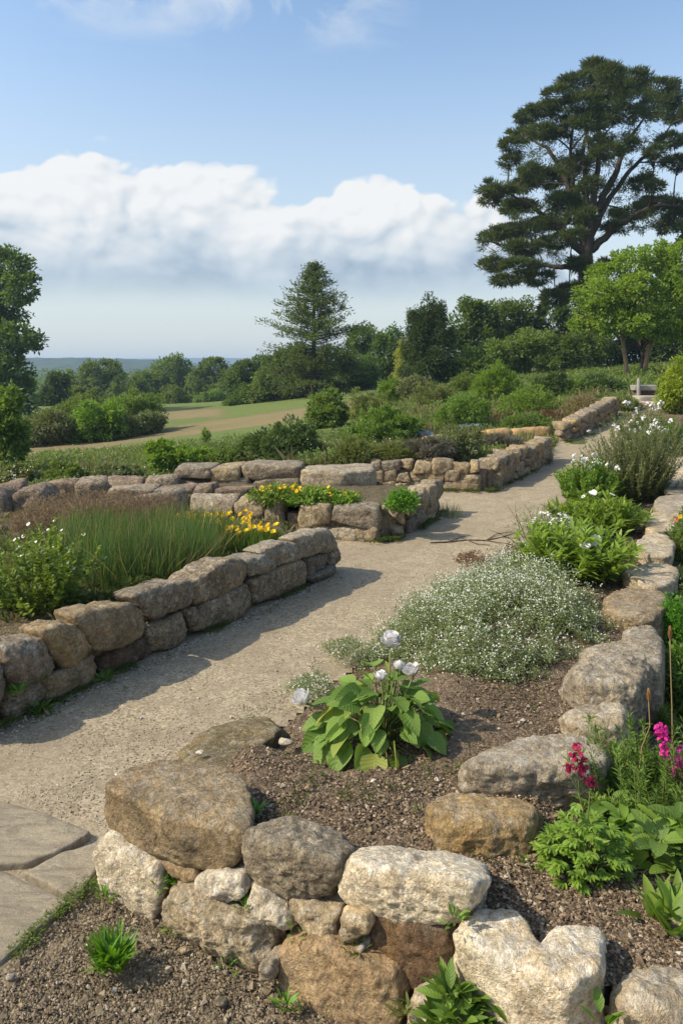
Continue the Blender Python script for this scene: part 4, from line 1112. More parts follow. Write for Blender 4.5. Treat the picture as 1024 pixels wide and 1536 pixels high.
for c, rad in pblobs:
    cost = np.linalg.norm(SP - c, axis=1) + 1.2 * np.clip(SP[:, 2] - c[2] + .3, 0, 9)
    s = SP[np.argmin(cost)]; stems_to(tb, s, [c - [0, 0, rad[2] * .3]], .05, r_, .12)
    for _ in range(8):
        e = c + rand_dir(1, r_)[0] * rad * [.85, .85, .5]; stems_to(tb, s * .3 + c * .7, [e], .02, r_, .2)
tb.part('trunk', pine, M['bark'])
b = Bag(); pblobs = [(c, tuple(q * .86 for q in rad)) for c, rad in pblobs]
crown(b, pblobs, 104000, .27, .042, clump=.36, ncl=20, up=1.0, rnd=.65, r=r_, inner=.12)
fillers = [(pc(x, y, dy), (rx * .0116, rx * .0116, ry * .0116)) for x, y, rx, ry, dy in ((400, 700, 240, 150, 0), (560, 420, 260, 170, 1), (780, 330, 200, 150, -1), (300, 930, 200, 130, .5), (620, 760, 200, 160, 1), (900, 780, 160, 90, 0), (420, 480, 180, 120, -1), (760, 560, 160, 130, 1))]
crown(b, fillers, 22000, .22, .036, clump=.16, ncl=46, up=.6, rnd=.8, r=r_, inner=.05)
b.part('crown', pine, M['pine'], smooth=False)

# conical fir beyond the garden
Yf = 46; r_ = R(88); fb = at_y(470, 606, Yf)
fir = thing('fir_tree', 'tall airy conical fir standing alone against the sky', 'tree', fb)
tb = Bag(); top = at_y(471, 394, Yf); tr = [fb - [0, 0, .4], fb * .5 + top * .5, top]; tube(tb, tr, [.2, .13, .02], 8); b = Bag()
sil = lambda py: np.interp(py, [394, 405, 425, 450, 480, 510, 545, 590], [2, 10, 26, 42, 52, 70, 76, 66])
for py in np.linspace(400, 590, 40):
    for q in range(9):
        a = r_.random() * 2 * PI; c = at_y(471, py + r_.normal() * 2, Yf); Lb = sil(py) * Yf / FPX * (.4 + .85 * r_.random())
        dv = np.array([math.cos(a), math.sin(a), .12 + .25 * r_.random() - .2 * (py > 520)])
        e = c + dv * Lb; P = np.array([c, c + dv * Lb * .5 + [0, 0, -.04 * Lb], e]); tube(tb, P, [.022, .006], 4)
        m = int(16 + 46 * Lb / 2.5); tt = .22 + .8 * r_.random(m); Q = c + dv * Lb * tt[:, None] + r_.normal(size=(m, 3)) * [.13, .13, .09]
        leaves(b, Q, dv + rand_dir(m, r_) * .9 + [0, 0, .3], np.tile([0, 0, 1.], (m, 1)) + rand_dir(m, r_) * .5, .2 * (.6 + .8 * r_.random(m)), .085, 'quad', r=r_)
tb.part('trunk', fir, M['bark']); b.part('crown', fir, M['fir'], smooth=False)

# trees of the wood and hedges behind the garden: one thing each
def wood_tree(name, label, Y, blobs, mat, n, seed, L=.2, W=.14, cat='tree', group='trees and bushes behind the garden', **kw):
    bl = [pb(*q[:4], Y, q[4] if len(q) > 4 else 0) for q in blobs]
    cx_ = np.mean([c[0] for c, _ in bl]); zb = float(g(cx_, Y)); ztop = max(c[2] + .4 * rad[2] for c, rad in bl)
    base = np.array([cx_, Y, zb])
    return limb_tree(name, label, base, [base - [0, 0, .3], base + [0.1, 0, (ztop - zb) * .4], base + [-.05, 0, (ztop - zb) * .92]], [.05 + .03 * (ztop - zb), .03 + .016 * (ztop - zb), .03], bl, n, L, W, mat, seed, group=group, **kw)
WT = [
 ('yew_tree', 'dense dark upright yew behind the golden columnar conifer', 37, [(624, 520, 24, 52), (648, 508, 26, 54), (662, 522, 22, 52), (640, 550, 40, 36), (640, 520, 32, 50), (618, 492, 14, 28), (655, 474, 14, 20), (632, 478, 12, 22)], 'yew', 24000, .15, .06),
 ('evergreen_tree', 'rounded dark evergreen directly right of the dark yew', 43, [(700, 490, 34, 38), (722, 475, 30, 30), (690, 530, 36, 40), (725, 520, 34, 40)], 'oak', 11000, .2, .13),
 ('evergreen_tree', 'broad dark evergreen below the pine\'s lowest left boughs', 45, [(765, 480, 38, 34), (790, 500, 40, 40), (745, 510, 36, 40), (770, 530, 44, 30)], 'oak', 12000, .2, .13),
 ('evergreen_tree', 'dark evergreen at the foot of the pine trunk', 45, [(830, 490, 34, 40), (860, 470, 30, 34), (848, 525, 44, 34)], 'oak', 10000, .2, .13),
 ('laurel_bush', 'mid-green leafy bush in front of the rounded evergreen near the hillside planting', 37, [(722, 540, 38, 26), (700, 555, 30, 20), (750, 530, 34, 24)], 'mid', 9000, .15, .09),
 ('laurel_bush', 'sunlit bushy laurel in the middle of the hedge below the pine', 37, [(790, 528, 42, 26), (812, 515, 34, 24), (770, 545, 30, 18)], 'mid', 9000, .15, .09),
 ('laurel_bush', 'dark bush at the right end of the hedge left of the maple trunks', 36, [(860, 530, 40, 26), (890, 520, 34, 28), (840, 545, 36, 18)], 'oak', 9000, .15, .09),
 ('evergreen_tree', 'very dark evergreen filling the space behind the maple canopy', 42, [(930, 490, 46, 55), (985, 480, 50, 60), (1030, 470, 50, 70), (960, 530, 60, 34)], 'yew', 14000, .2, .12),
 ('evergreen_tree', 'dark evergreen at the right edge behind the maple trunks', 38, [(1010, 520, 40, 34), (1050, 500, 50, 50), (1030, 400, 30, 60)], 'yew', 10000, .2, .12),
 ('birch_tree', 'open-crowned tree right of the conical fir with sky between its leaves', 58, [(545, 510, 26, 22), (530, 530, 22, 22), (562, 525, 20, 24)], 'wood_far', 6000, .22, .14),
 ('bushy_tree', 'dark bushy tree between the open-crowned tree and the yew', 52, [(585, 530, 22, 36), (600, 545, 22, 34), (570, 560, 28, 34)], 'oak', 9000, .2, .13),
 ('bushy_tree', 'dark leafy tree at the right foot of the conical fir', 49, [(515, 560, 34, 34), (545, 565, 30, 34), (530, 590, 40, 20)], 'oak', 9000, .2, .13),
 ('bushy_tree', 'dense tree standing just behind the lower half of the conical fir', 50, [(470, 560, 40, 38), (445, 550, 30, 30), (495, 575, 36, 34), (440, 590, 40, 24)], 'wood_far', 12000, .2, .13),
 ('bushy_tree', 'sunlit bushy tree at the left foot of the conical fir', 48, [(410, 565, 30, 28), (395, 590, 34, 26), (430, 595, 34, 24), (425, 545, 18, 20)], 'wood_far', 10000, .2, .13),
 ('bush', 'dark low bush standing at the corner of the green field', 48, [(352, 606, 18, 11), (368, 598, 20, 18), (385, 605, 18, 14)], 'oak', 4500, .17, .11),
 ('bushy_tree', 'dark tree at the left end of the wood behind the field corner', 60, [(375, 560, 26, 26), (360, 580, 26, 24), (390, 545, 18, 16)], 'oak', 7000, .22, .14),
 ('bushy_tree', 'tall rounded oak standing highest in the far wood on the left', 92, [(250, 556, 32, 26), (230, 572, 28, 26), (272, 575, 28, 26), (250, 590, 40, 22)], 'wood_far', 10000, .34, .22),
 ('bushy_tree', 'broad round-topped tree between the dark conifer shape and the tall rounded oak', 88, [(145, 560, 30, 22), (125, 572, 24, 22), (168, 573, 24, 22), (145, 590, 44, 22)], 'wood_far', 9000, .34, .22),
 ('conical_tree', 'nearly black tree right of the big dark oak\'s lower crown', 62, [(84, 580, 18, 24), (80, 600, 22, 20), (92, 570, 12, 16), (66, 600, 14, 18)], 'yew', 5500, .24, .13),
 ('bushy_tree', 'olive-green round tree in front of the broad round-topped one', 66, [(122, 596, 26, 17), (148, 600, 20, 14), (105, 604, 18, 14)], 'wood_far', 5500, .24, .15),
 ('bushy_tree', 'dark tree in the dip left of the tall rounded oak', 80, [(195, 582, 22, 20), (180, 592, 18, 18), (208, 592, 18, 18)], 'oak', 5000, .3, .2),
 ('bush', 'small lighter round bush at the edge of the field below the tall rounded oak', 74, [(262, 594, 18, 13), (276, 598, 12, 9), (250, 599, 12, 9)], 'mid', 3500, .2, .13),
 ('bushy_tree', 'flat-topped tree of the far wood above the tan field strip', 86, [(320, 556, 24, 18), (300, 570, 22, 20), (340, 572, 24, 22), (318, 588, 34, 18)], 'wood_far', 8000, .33, .22),
 ('bush', 'lighter bush at the field edge below the flat-topped tree', 72, [(318, 596, 20, 11), (302, 600, 14, 8), (336, 599, 14, 9)], 'mid', 3500, .2, .13),
]
for i, (nm, lab, Y, bl, mat, n, L, W) in enumerate(WT):
    wood_tree(nm, lab, Y, bl, mat, n, 300 + i, L, W, cat='bush' if 'bush' == nm or 'laurel' in nm else 'tree', clump=.34, ncl=16, limbs=Y < 50)
# the rest of the far wood reads as one mass
r_ = R(400); bl = []
for Y, y0, n in ((135, 574, 46), (175, 568, 60), (250, 562, 60)):
    for k in range(n):
        px = -330 + 1150 * (k + r_.random()) / n; ry = 11 + 8 * r_.random()
        bl.append(pb(px, y0 + 6 + r_.normal() * 3, ry * (1.1 + .5 * r_.random()), ry, Y, r_.normal() * 8)); bl.append(pb(px, y0 + 26, 22, 16, Y, r_.normal() * 5))
b = Bag(); crown(b, bl, 60000, .75, .5, clump=.4, ncl=9, r=r_, inner=.2)
tag(b.obj('woods', M['wood_far'], smooth=False), 'far wood of merged rounded treetops below the blue hills', None, None, 'stuff')

# columnar golden conifer, bright maple
b0 = at_g(606, 586); kY = b0[1] / FPX; r_ = R(91)
shrub('columnar_conifer', 'narrow golden columnar conifer in front of the dark yew', b0, 1, 1, 'gold', 5000, .09, .035, 92, cat='tree', group='trees and bushes behind the garden', stems=True,
      blobs=[(b0 + [0, 0, (590 - y) * kY], (rx * kY * 1.5, rx * kY * 1.5, 16 * kY)) for y, rx in ((526, 6), (536, 9), (548, 12), (562, 13), (576, 13))], clump=.3, ncl=16)
Ym = 27; mb = at_y(938, 562, Ym); r_ = R(93)
bl = [pb(*q[:4], Ym, q[4]) for q in ((893, 442, 30, 26, -.6), (876, 474, 24, 18, -.2), (915, 420, 34, 26, .3), (948, 398, 36, 26, 0), (985, 385, 34, 24, .5), (1018, 392, 34, 30, -.3), (1035, 440, 40, 34, .2), (955, 440, 46, 32, -.9), (995, 445, 42, 36, -.7),
     (915, 480, 34, 20, -.8), (955, 488, 34, 18, -1), (1000, 490, 36, 22, -.6), (1045, 490, 36, 26, 0), (900, 462, 26, 20, -.9), (930, 455, 34, 26, .8), (865, 488, 14, 10, -.4))]
maple = thing('maple_tree', 'bright yellow-green small tree with two bare slanting trunks below the pine', 'tree', mb)
for pts, rad, s in (([(939, 566, 0), (938, 545, 0), (934, 515, 0), (931, 500, 0), (940, 470, 0), (945, 420, 0)], [.085, .075, .07, .06, .045, .02], 0), ([(966, 560, .3), (969, 540, .3), (975, 515, .3), (985, 480, .2), (998, 420, .2)], [.09, .08, .065, .05, .02], 1),
                    ([(962, 560, .6), (963, 530, .6), (958, 500, .6), (962, 450, .6)], [.07, .06, .05, .02], 2)):
    tb = Bag(); P = np.array([at_y(x, y, Ym + d) for x, y, d in pts]); tube(tb, P, rad, 8)
    for c, q in bl[s::3]: stems_to(tb, P[-3], [c], .03, r_, .15); [stems_to(tb, P[-3] * .4 + c * .6, [c + rand_dir(1, r_)[0] * q * .8], .012, r_, .2) for _ in range(4)]
    tb.part('trunk', maple, M['bark_warm' if s < 2 else 'bark'])
b = Bag(); crown(b, bl, 30000, .115, .075, clump=.32, ncl=26, r=r_, inner=.12, up=.2); b.part('crown', maple, M['maple'], smooth=False)

# ------------------------------------------------------------------ hedge bushes by the field and the wild planting
HB = [('bush', 'olive bush filling the left end of the field hedge', 30, 668, 60, 44, 'mid', 4500), ('bush', 'pale grey bush between the sunlit bush and the rounded one in the field hedge', 165, 660, 70, 44, 'grey', 5000), ('bush', 'taller dull green bush standing behind the field hedge', 100, 650, 80, 56, 'mid', 6000), ('bush', 'grey-green hedge bush at the field edge right of the left-edge sapling', 62, 670, 100, 54, 'grey', 8000), ('bush', 'bright sunlit bush in the middle of the field hedge', 137, 664, 72, 66, 'bright', 7500),
      ('bush', 'rounded yellow-green bush at the taller end of the field hedge', 190, 652, 104, 66, 'mid', 10000), ('bush', 'low grey-green bush at the right end of the field hedge', 218, 652, 56, 34, 'grey', 4000), ('bush', 'greenish bush filling the hedge between the grey-green and the bright one', 105, 664, 60, 40, 'mid', 4500)]
for i, (nm, lab, px, py, w, h, mat, n) in enumerate(HB):
    px_shrub(nm, lab, px, py, w, h, mat, n, 420 + i, L=.12, W=.06, clump=.3, ncl=24, group='hedge bushes along the field', cat='bush', inner=.3)
SH = [ # name, label, px, foot y, width, height, leaf colour, leaves, leaf length, leaf width
 ('shrub', 'dense dark green rounded shrub above the terrace wall', 424, 712, 128, 86, 'dark', 11000, .055, .022),
 ('shrub', 'compact rounded bush alone in front of the field\'s tan strip', 491, 642, 66, 56, 'mid', 7000, .075, .04),
 ('shrub', 'low bright yellow-green shrub in the meadow behind the boulder row', 250, 718, 66, 56, 'bright', 4500, .055, .03),
 ('shrub', 'small bright shrub right of the low yellow-green one', 292, 712, 56, 40, 'bright', 3500, .05, .028),
 ('shrub', 'low grey-green mound left of the dark rounded shrub', 340, 712, 70, 40, 'mid', 3500, .05, .022),
 ('sapling', 'tiny lone sapling sticking up from the meadow', 308, 668, 13, 26, 'mid', 260, .06, .03),
 ('sapling', 'leafy upright young tree at the left edge above the boulder row', 2, 715, 66, 138, 'mid', 6500, .075, .035),
 ('shrub', 'white-flowered bush at the left edge behind the big dark boulder', 18, 738, 62, 40, 'meadow', 3500, .045, .022),
 ('shrub', 'leafy bush behind the boulder row near the left-edge sapling', 95, 730, 58, 34, 'mid', 3000, .045, .022),
 ('shrub', 'pale feathery bush behind the middle of the boulder row', 165, 730, 66, 32, 'grey', 3000, .045, .02),
 ('shrub', 'broad bright green shrub in the middle of the planted slope', 578, 672, 112, 62, 'lush', 9000, .055, .028),
 ('shrub', 'tall loose shrub with pale shoots behind the broad bright one', 552, 640, 64, 56, 'meadow', 4500, .06, .022),
 ('shrub', 'grey-leaved shrub speckled white below the golden conifer', 620, 604, 52, 40, 'grey', 4500, .07, .035),
 ('shrub', 'light green shrub at the foot of the golden conifer', 585, 606, 40, 40, 'bright', 3500, .07, .03),
 ('shrub', 'vivid dark-shadowed green shrub right of the pale blue flowers', 692, 648, 96, 56, 'lush', 9000, .055, .022),
 ('shrub', 'feathery light green shrub standing tallest on the hillside', 748, 606, 74, 66, 'bright', 7500, .075, .02),
 ('shrub', 'leafy shrub behind the feathery one beside the hedge', 700, 596, 60, 36, 'mid', 4500, .07, .03),
 ('shrub', 'loose light green shrub below the dark hillside bush', 800, 628, 84, 48, 'bright', 6000, .06, .022),
 ('shrub', 'dark round bush on the hillside left of the small clay patch', 828, 596, 50, 36, 'dark', 4500, .07, .03),
 ('shrub', 'dark green bush on the bank in front of the maple trunks', 905, 588, 66, 26, 'dark', 4500, .07, .03),
 ('shrub', 'spreading green bush between clay patch and maple', 870, 590, 56, 24, 'mid', 3500, .07, .03),
 ('shrub', 'bushy green plant at the end of the farthest wall', 944, 618, 36, 22, 'meadow', 2600, .05, .02),
 ('shrub', 'brownish grassy clump on top of the farthest wall', 876, 628, 64, 34, 'straw', 2600, .07, .012),
 ('shrub', 'soft green mound on the slope between the vivid shrub and the feathery one', 650, 612, 76, 40, 'meadow', 5000, .06, .024),
 ('shrub', 'grey lavender-like clump behind the third wall', 640, 700, 76, 40, 'lav', 5000, .05, .012),
 ('shrub', 'grey-green bushy clump right of the lavender-like one', 690, 694, 84, 52, 'grey', 7000, .045, .016),
 ('shrub', 'pale tussock of grass-like leaves above the upright block', 590, 700, 62, 34, 'meadow', 3500, .06, .01),
 ('shrub', 'green tussock right of the dark rounded shrub', 530, 704, 56, 42, 'meadow', 3500, .06, .012),
 ('shrub', 'straw-coloured low clump on the bed at the bend of the third wall', 760, 680, 70, 26, 'lav', 4000, .045, .012),
 ('shrub', 'low green herb mound behind the far end of the third wall', 790, 652, 80, 30, 'mid', 4000, .05, .02),
 ('shrub', 'reddish dry clump just above the near end of the farthest wall', 812, 642, 56, 24, 'red_leaf', 2200, .05, .014),
]
for i, (nm, lab, px, py, w, h, mat, n, L, W) in enumerate(SH):
    fl = None
    if 'white-flowered' in lab: fl = [('dots', .03, 'white', 90)]
    if 'speckled white' in lab: fl = [('dots', .035, 'white', 80)]
    if 'feathery bush behind' in lab: fl = [('dots', .02, 'floret', 70)]
    t = px_shrub(nm, lab, px, py, w, h, mat, n, 450 + i, L=L * 1.25, W=W * 1.3, clump=.23, ncl=34, inner=.18, flowers=fl, cat='shrub' if nm == 'shrub' else 'young tree', stem_mat='twig', group='shrubs of the planted slope')
for i, (lab, px, py, w, h) in enumerate([('patch of pale blue flowers in the middle of the slope', 626, 664, 56, 18), ('smaller patch of pale blue flowers behind the grey-green clump', 705, 652, 44, 16)]):
    b_ = at_g(px, py); k = b_[1] / FPX; r_ = R(500 + i)
    shrub('blue_flower_clump', lab, b_, w * k, h * k, 'grey', 1500, .04, .018, 510 + i, flowers=[('dots', .045, 'blue', 420)], cat='flowers', stems=False)

# ------------------------------------------------------------------ grass and herbs of the slope and the meadow (nobody could count them)
def slope_points(n, r, keep, ylo=9.3, yhi=38):
    out = []; m = 0
    while m < n:
        y = ylo * (yhi / ylo) ** (r.random(n) ** .9); x = (r.random(n) * 1.5 - .62) * y
        k = keep(x, y); P = np.stack([x[k], y[k], gs(x[k], y[k])], 1); out.append(P); m += len(P)
    return np.concatenate(out)[:n]
PP = np.array(pathpoly)
def planted(x, y):
    px = CX + FPX * x / y; py = HY + FPX * (EYE - g(x, y)) / y
    fld = (y > 13.5) & (px < 560) & (py < 684 - .09 * (px - 100))
    hard = inside(PP, x, y) | ((x > xE(y) - .1) & (x < xR(y) + 1.0) & (y < 21))
    third = (y < 10.95 + np.maximum(0, x - 1.86) * 1.5) & (x > .2)
    near = (x < .6) & (y < 9.75)
    return ~fld & ~hard & ~third & ~near
r_ = R(600); P = slope_points(52000, r_, planted)
hgt = np.clip(fbm(P * .6, 3) + .5, .15, 1.2) * (1 - .55 * sm((P[:, 1] - 11) / 4) * sm((2 - P[:, 0]) / 3))
b = Bag(); k = len(P)
leaves(b, P, rand_dir(k, r_) * [.45, .45, 0] + [0, 0, 1], rand_dir(k, r_), hgt * (.18 + .22 * r_.random(k)), .005 + .0006 * P[:, 1], 'quad', droop=.3, tint=np.clip(.5 * r_.random(k) + .5 * (fbm(P * .4 + 9, 3) + .5), 0, 1), r=r_)
tag(b.obj('grass', M['meadow'], smooth=False), kind='stuff')
P = slope_points(80000, r_, lambda x, y: planted(x, y) & (fbm(np.stack([x, y, 0 * x], 1) * .8, 3) > -.1))
k = len(P); b = Bag(); hh = np.clip(fbm(P * .9 + 5, 3) + .55, .1, 1.2) * .24
P2 = P + np.stack([0 * hh, 0 * hh, hh * r_.random(k)], 1)
leaves(b, P2, rand_dir(k, r_) + [0, 0, .5], rand_dir(k, r_) * .5 + [0, 0, 1], .05 + .0014 * P[:, 1], .022 + .0009 * P[:, 1], 'quad', tint=np.clip(.4 * r_.random(k) + .6 * (fbm(P * .7 + 3, 3) + .5), 0, 1), r=r_)
tag(b.obj('undergrowth', M['undergrowth'], smooth=False), kind='stuff')
P = slope_points(5000, r_, lambda x, y: planted(x, y) & (fbm(np.stack([x, y, 0 * x], 1) * .5 + 8, 3) > .12), yhi=24)
k = len(P); b = Bag()
leaves(b, P, rand_dir(k, r_) * [.4, .4, 0] + [0, 0, 1], rand_dir(k, r_), (.14 + .2 * r_.random(k)) * (1 - .5 * sm((P[:, 1] - 11) / 4) * sm((2 - P[:, 0]) / 3)), .005 + .0005 * P[:, 1], 'quad', droop=.25, r=r_)
tag(b.obj('dry_grass', M['straw'], smooth=False), kind='stuff')
P = slope_points(260, r_, lambda x, y: planted(x, y) & (x < 1), yhi=16); P[:, 2] += .22 + .15 * r_.random(len(P))
fl = thing('meadow_flowers', 'scattered tiny white meadow flowers behind the boulder row', 'flowers', [0, 11, 0]); fl['kind'] = 'stuff'
blossoms(fl, P, .022, 'white', r_)
# hillside ground cover in front of the hedge
r_ = R(610); m = 20000; px = 640 + 340 * r_.random(m); py = 548 + 50 * r_.random(m)
Yq = 22 + 14 * r_.random(m); Xq = (px - CX) / FPX * Yq; P = np.stack([Xq, Yq, g(Xq, Yq) + .3 * r_.random(m) * np.clip(.6 + fbm(np.stack([Xq, Yq, 0 * Xq], 1) * .7, 2), .1, 1)], 1)
b = Bag(); leaves(b, P, rand_dir(m, r_) + [0, 0, .6], rand_dir(m, r_) * .5 + [0, 0, 1], .13, .06, 'quad', tint=np.clip(.4 * r_.random(m) + .6 * (fbm(P * .5 + 3, 3) + .5), 0, 1), r=r_)
tag(b.obj('ground_cover', M['mid'], smooth=False), kind='stuff')
# ================================================================== NEAR PLANTS
# ---- left bed: rushes, seed haze, yellow flowers, leafy white-flowered shrub
def tussock(name, label, base, w, h, n, W, mat, seed, spread=.25, group=None, cat='grass clump', droop=.18, kind='blade', flare=0.0):
    r = R(seed); base = np.asarray(base, float); t = thing(name, label, cat, base, group)
    a = r.random(n) * 2 * PI; q = np.sqrt(r.random(n)) * w * .5
    P = base + np.stack([np.cos(a) * q, np.sin(a) * q, 0 * q - .01], 1)
    D = np.stack([np.cos(a) * (spread * q / w * 2 + flare), np.sin(a) * (spread * q / w * 2 + flare), np.ones(n)], 1) + r.normal(size=(n, 3)) * [.09, .09, 0]
    b = Bag(); leaves(b, P, D, np.stack([np.cos(a), np.sin(a), .2 + 0 * a], 1) + rand_dir(n, r) * .6, h * (.6 + .5 * r.random(n)), W, kind, droop=droop * (.3 + r.random(n)), fold=.1, r=r)
    b.part('blades', t, M[mat]); return t
RG = 'rush clumps in the left bed'
for i, (px, py, w, h, lab) in enumerate([(112, 862, 84, 96, 'upright green rush clump nearest the leafy white-flowered shrub'), (165, 886, 96, 112, 'tall green rush clump in the front of the left bed'), (222, 884, 92, 112, 'dense rush clump at the front centre of the left bed'),
        (272, 862, 86, 100, 'green rush clump at the right front of the left bed'), (318, 836, 70, 76, 'shorter rush clump just left of the yellow flowers'), (140, 838, 90, 84, 'rush clump behind the left one, under the brownish seed heads'),
        (200, 842, 96, 84, 'rush clump in the middle of the bed behind the front row'), (258, 828, 90, 80, 'rush clump behind the front row near the first yellow flowers')]):
    b_ = at_z(px, py, .215); k = b_[1] / FPX; b_[1] += w * k * .3
    t = tussock('rush_clump', lab, b_, w * k * 1.15, h * k * .84, 820, .0048, 'rush', 700 + i, .36, RG, droop=.32)
    r2 = R(1700 + i); n = 110; a = r2.random(n) * 2 * PI; q = np.sqrt(r2.random(n)) * w * k * .56; b = Bag()
    leaves(b, b_ + np.stack([np.cos(a) * q, np.sin(a) * q, 0 * q], 1), np.stack([np.cos(a) * .35, np.sin(a) * .35, np.ones(n)], 1) + r2.normal(size=(n, 3)) * [.3, .3, 0], rand_dir(n, r2), h * k * (.55 + .6 * r2.random(n)), .0042, 'blade', droop=.5 * r2.random(n), r=r2)
    b.part('dry_blades', t, M['straw'])
for i, (px, py, w, h, lab) in enumerate([(125, 806, 130, 84, 'haze of purple-brown grass seed heads left of the rushes'), (195, 800, 120, 74, 'haze of purple-brown grass seed heads behind the middle of the rushes'), (75, 812, 90, 62, 'thin purple-brown grass behind the leafy white-flowered shrub')]):
    b_ = at_z(px, py, .19); k = b_[1] / FPX; r_ = R(720 + i)
    h *= .66; t = tussock('moor_grass', lab, b_, w * k, h * k * .95, 420, .004, 'purple_haze', 720 + i, .3, 'purple-brown moor grass')
    m = 6500; a = r_.random(m) * 2 * PI; q = np.sqrt(r_.random(m)) * w * k * .62
    P = b_ + np.stack([np.cos(a) * q, np.sin(a) * q, h * k * (.5 + .55 * r_.random(m))], 1); b = Bag()
    leaves(b, P, rand_dir(m, r_) + [0, 0, .8], rand_dir(m, r_), .03, .006, 'quad', r=r_); b.part('seed_heads', t, M['purple_haze'], stuff=True)
YG = 'yellow-flowered plants in the left bed'
for i, (px, py, w, h, nf, lab) in enumerate([(290, 812, 60, 40, 16, 'yellow-flowered plant beside the stepped stones, farthest left'), (330, 822, 76, 48, 26, 'yellow-flowered plant in the middle of its row'), (378, 832, 76, 44, 24, 'yellow-flowered plant at the right end near the left wall'), (268, 800, 44, 26, 9, 'small yellow-flowered plant behind the rushes')]):
    b_ = at_z(px, py, .2); k = b_[1] / FPX; r_ = R(740 + i)
    t = tussock('yellow_flower_plant', lab, b_, w * k * .95, h * k * .95, 700, .008, 'lush', 745 + i, .5, YG, 'flowers', .25)
    a = r_.random(nf) * 2 * PI; q = np.sqrt(r_.random(nf)) * w * k * .5
    put_flowers(t, b_ + np.stack([np.cos(a) * q * 1.25, np.sin(a) * q, h * k * (.72 + .3 * r_.random(nf))], 1), 'cup', .058, 'yellow', r_)
b_ = at_z(42, 935, .22); k = b_[1] / FPX; b_[1] += .12
bl = [(b_ + [0, 0, .10], (.30, .25, .13)), (b_ + [.02, 0, .24], (.2, .18, .16)), (b_ + [.03, .02, .38], (.12, .11, .14)), (b_ + [.035, .02, .5], (.055, .055, .1)), (b_ + [-.22, 0, .18], (.16, .16, .14)), (b_ + [.16, -.06, .12], (.14, .14, .1))]
t = stemmy('leafy_shrub', 'leafy yellow-green shrub dotted with tiny white flowers at the left edge behind the left wall', b_ + [.0, .05, 0], .36, .28, .60, 90, 38, .045, .026, 'bright', 760, lean=.3, cat='shrub', flowers=[('daisy', .022, 'white', 26, .8)])
for i, (px, py, w, h, mat, lab) in enumerate([(6, 880, 70, 50, 'meadow', 'pale green feathery clump at the left edge behind the leafy shrub'), (200, 905, 110, 34, 'moss', 'low mossy cushion in front of the rushes above the left wall'), (255, 895, 70, 26, 'moss', 'small mossy cushion right of the larger one above the left wall'), (95, 918, 90, 26, 'dark', 'dark creeping mat at the foot of the leafy shrub'),
        (99, 928, 26, 14, 'silver', 'little pale succulent on top of the left wall'), (300, 868, 60, 24, 'moss', 'mossy mat under the right-hand rush clump'), (402, 828, 50, 30, 'moss', 'brown-green tuft between the yellow flowers and the left wall')]):
    b_ = at_z(px, py, .215); k = b_[1] / FPX; b_[1] += w * k * .2
    shrub('ground_plant', lab, b_, w * k, h * k, mat, 1900, .024, .008, 770 + i, cat='plant', stems=False, clump=.4, ncl=18, kind='quad', group='low cushions in the left bed')
# ---- upper bed
for i, (px, py, w, h, nf, lab) in enumerate([(412, 757, 84, 27, 14, 'yellow-green flowering mound at the left of the upper bed'), (462, 759, 88, 26, 16, 'yellow-green flowering mound in the middle of the upper bed'), (512, 760, 66, 18, 3, 'low green mound at the right of the upper bed before the block')]):
    b_ = at_z(px, py, .3); k = b_[1] / FPX; r_ = R(790 + i); b_[1] += .1
    t = shrub('yellow_green_plant', lab, b_, w * k, h * k, 'bright', 1900, .035, .022, 792 + i, cat='plant', kind='lance', clump=.42, ncl=16, group='mounds of the upper bed', stem_mat='stem')
    put_flowers(t, b_ + np.stack([(r_.random(nf) - .5) * w * k * .8, -.05 + r_.normal(size=nf) * .06, h * k * (.7 + .3 * r_.random(nf))], 1), 'cup', .045, 'yellow', r_)
b_ = at_z(602, 764, .31); k = b_[1] / FPX
shrub('yellow_green_plant', 'fresh green herb mound hanging over the wall at the path corner', b_ + [0, .08, 0], 56 * k, 30 * k, 'tuft', 1800, .035, .014, 799, cat='plant', kind='lance', clump=.4, group='mounds of the upper bed', stem_mat='stem')
b_ = at_z(672, 776, .0); k = b_[1] / FPX
tussock('grass_tuft', 'thin grey grass tuft on the path at the end of the upper-bed wall', b_, 34 * k, 24 * k, 160, .004, 'grey', 801, .9)

# ---- the silver-leaved, white-flowered cushion
r_ = R(820)
outline = np.array([at_z(x, y, z)[:2] for x, y, z in ((536, 996, .04), (566, 952, .04), (612, 914, .06), (655, 888, .1), (720, 874, .14), (800, 872, .2), (880, 905, .25), (925, 945, .27), (880, 985, .27), (838, 1022, .26), (790, 1046, .22), (735, 1052, .2), (690, 1054, .18), (640, 1040, .14), (600, 1000, .1), (560, 1010, .06))])
cen = outline.mean(0); outline = cen + (outline - cen) * .96; base = np.array([*cen, .12])
cush = thing('silver_cushion_plant', 'wide mound of small silver-green leaves covered in tiny white flowers', 'plant', base)
def in_outline(n):
    lo, hi = outline.min(0), outline.max(0); out = []; m = 0
    while m < n:
        q = lo + r_.random((n, 2)) * (hi - lo); q = q[inside(outline, q[:, 0], q[:, 1])]; out.append(q); m += len(q)
    return np.concatenate(out)[:n]
def edge_dist(q):
    o2 = np.roll(outline, -1, 0); d = np.full(len(q), 9.)
    for a, c in zip(outline, o2):
        t_ = np.clip(((q - a) @ (c - a)) / ((c - a) @ (c - a)), 0, 1)[:, None]; d = np.minimum(d, np.linalg.norm(q - a - t_ * (c - a), axis=1))
    return d
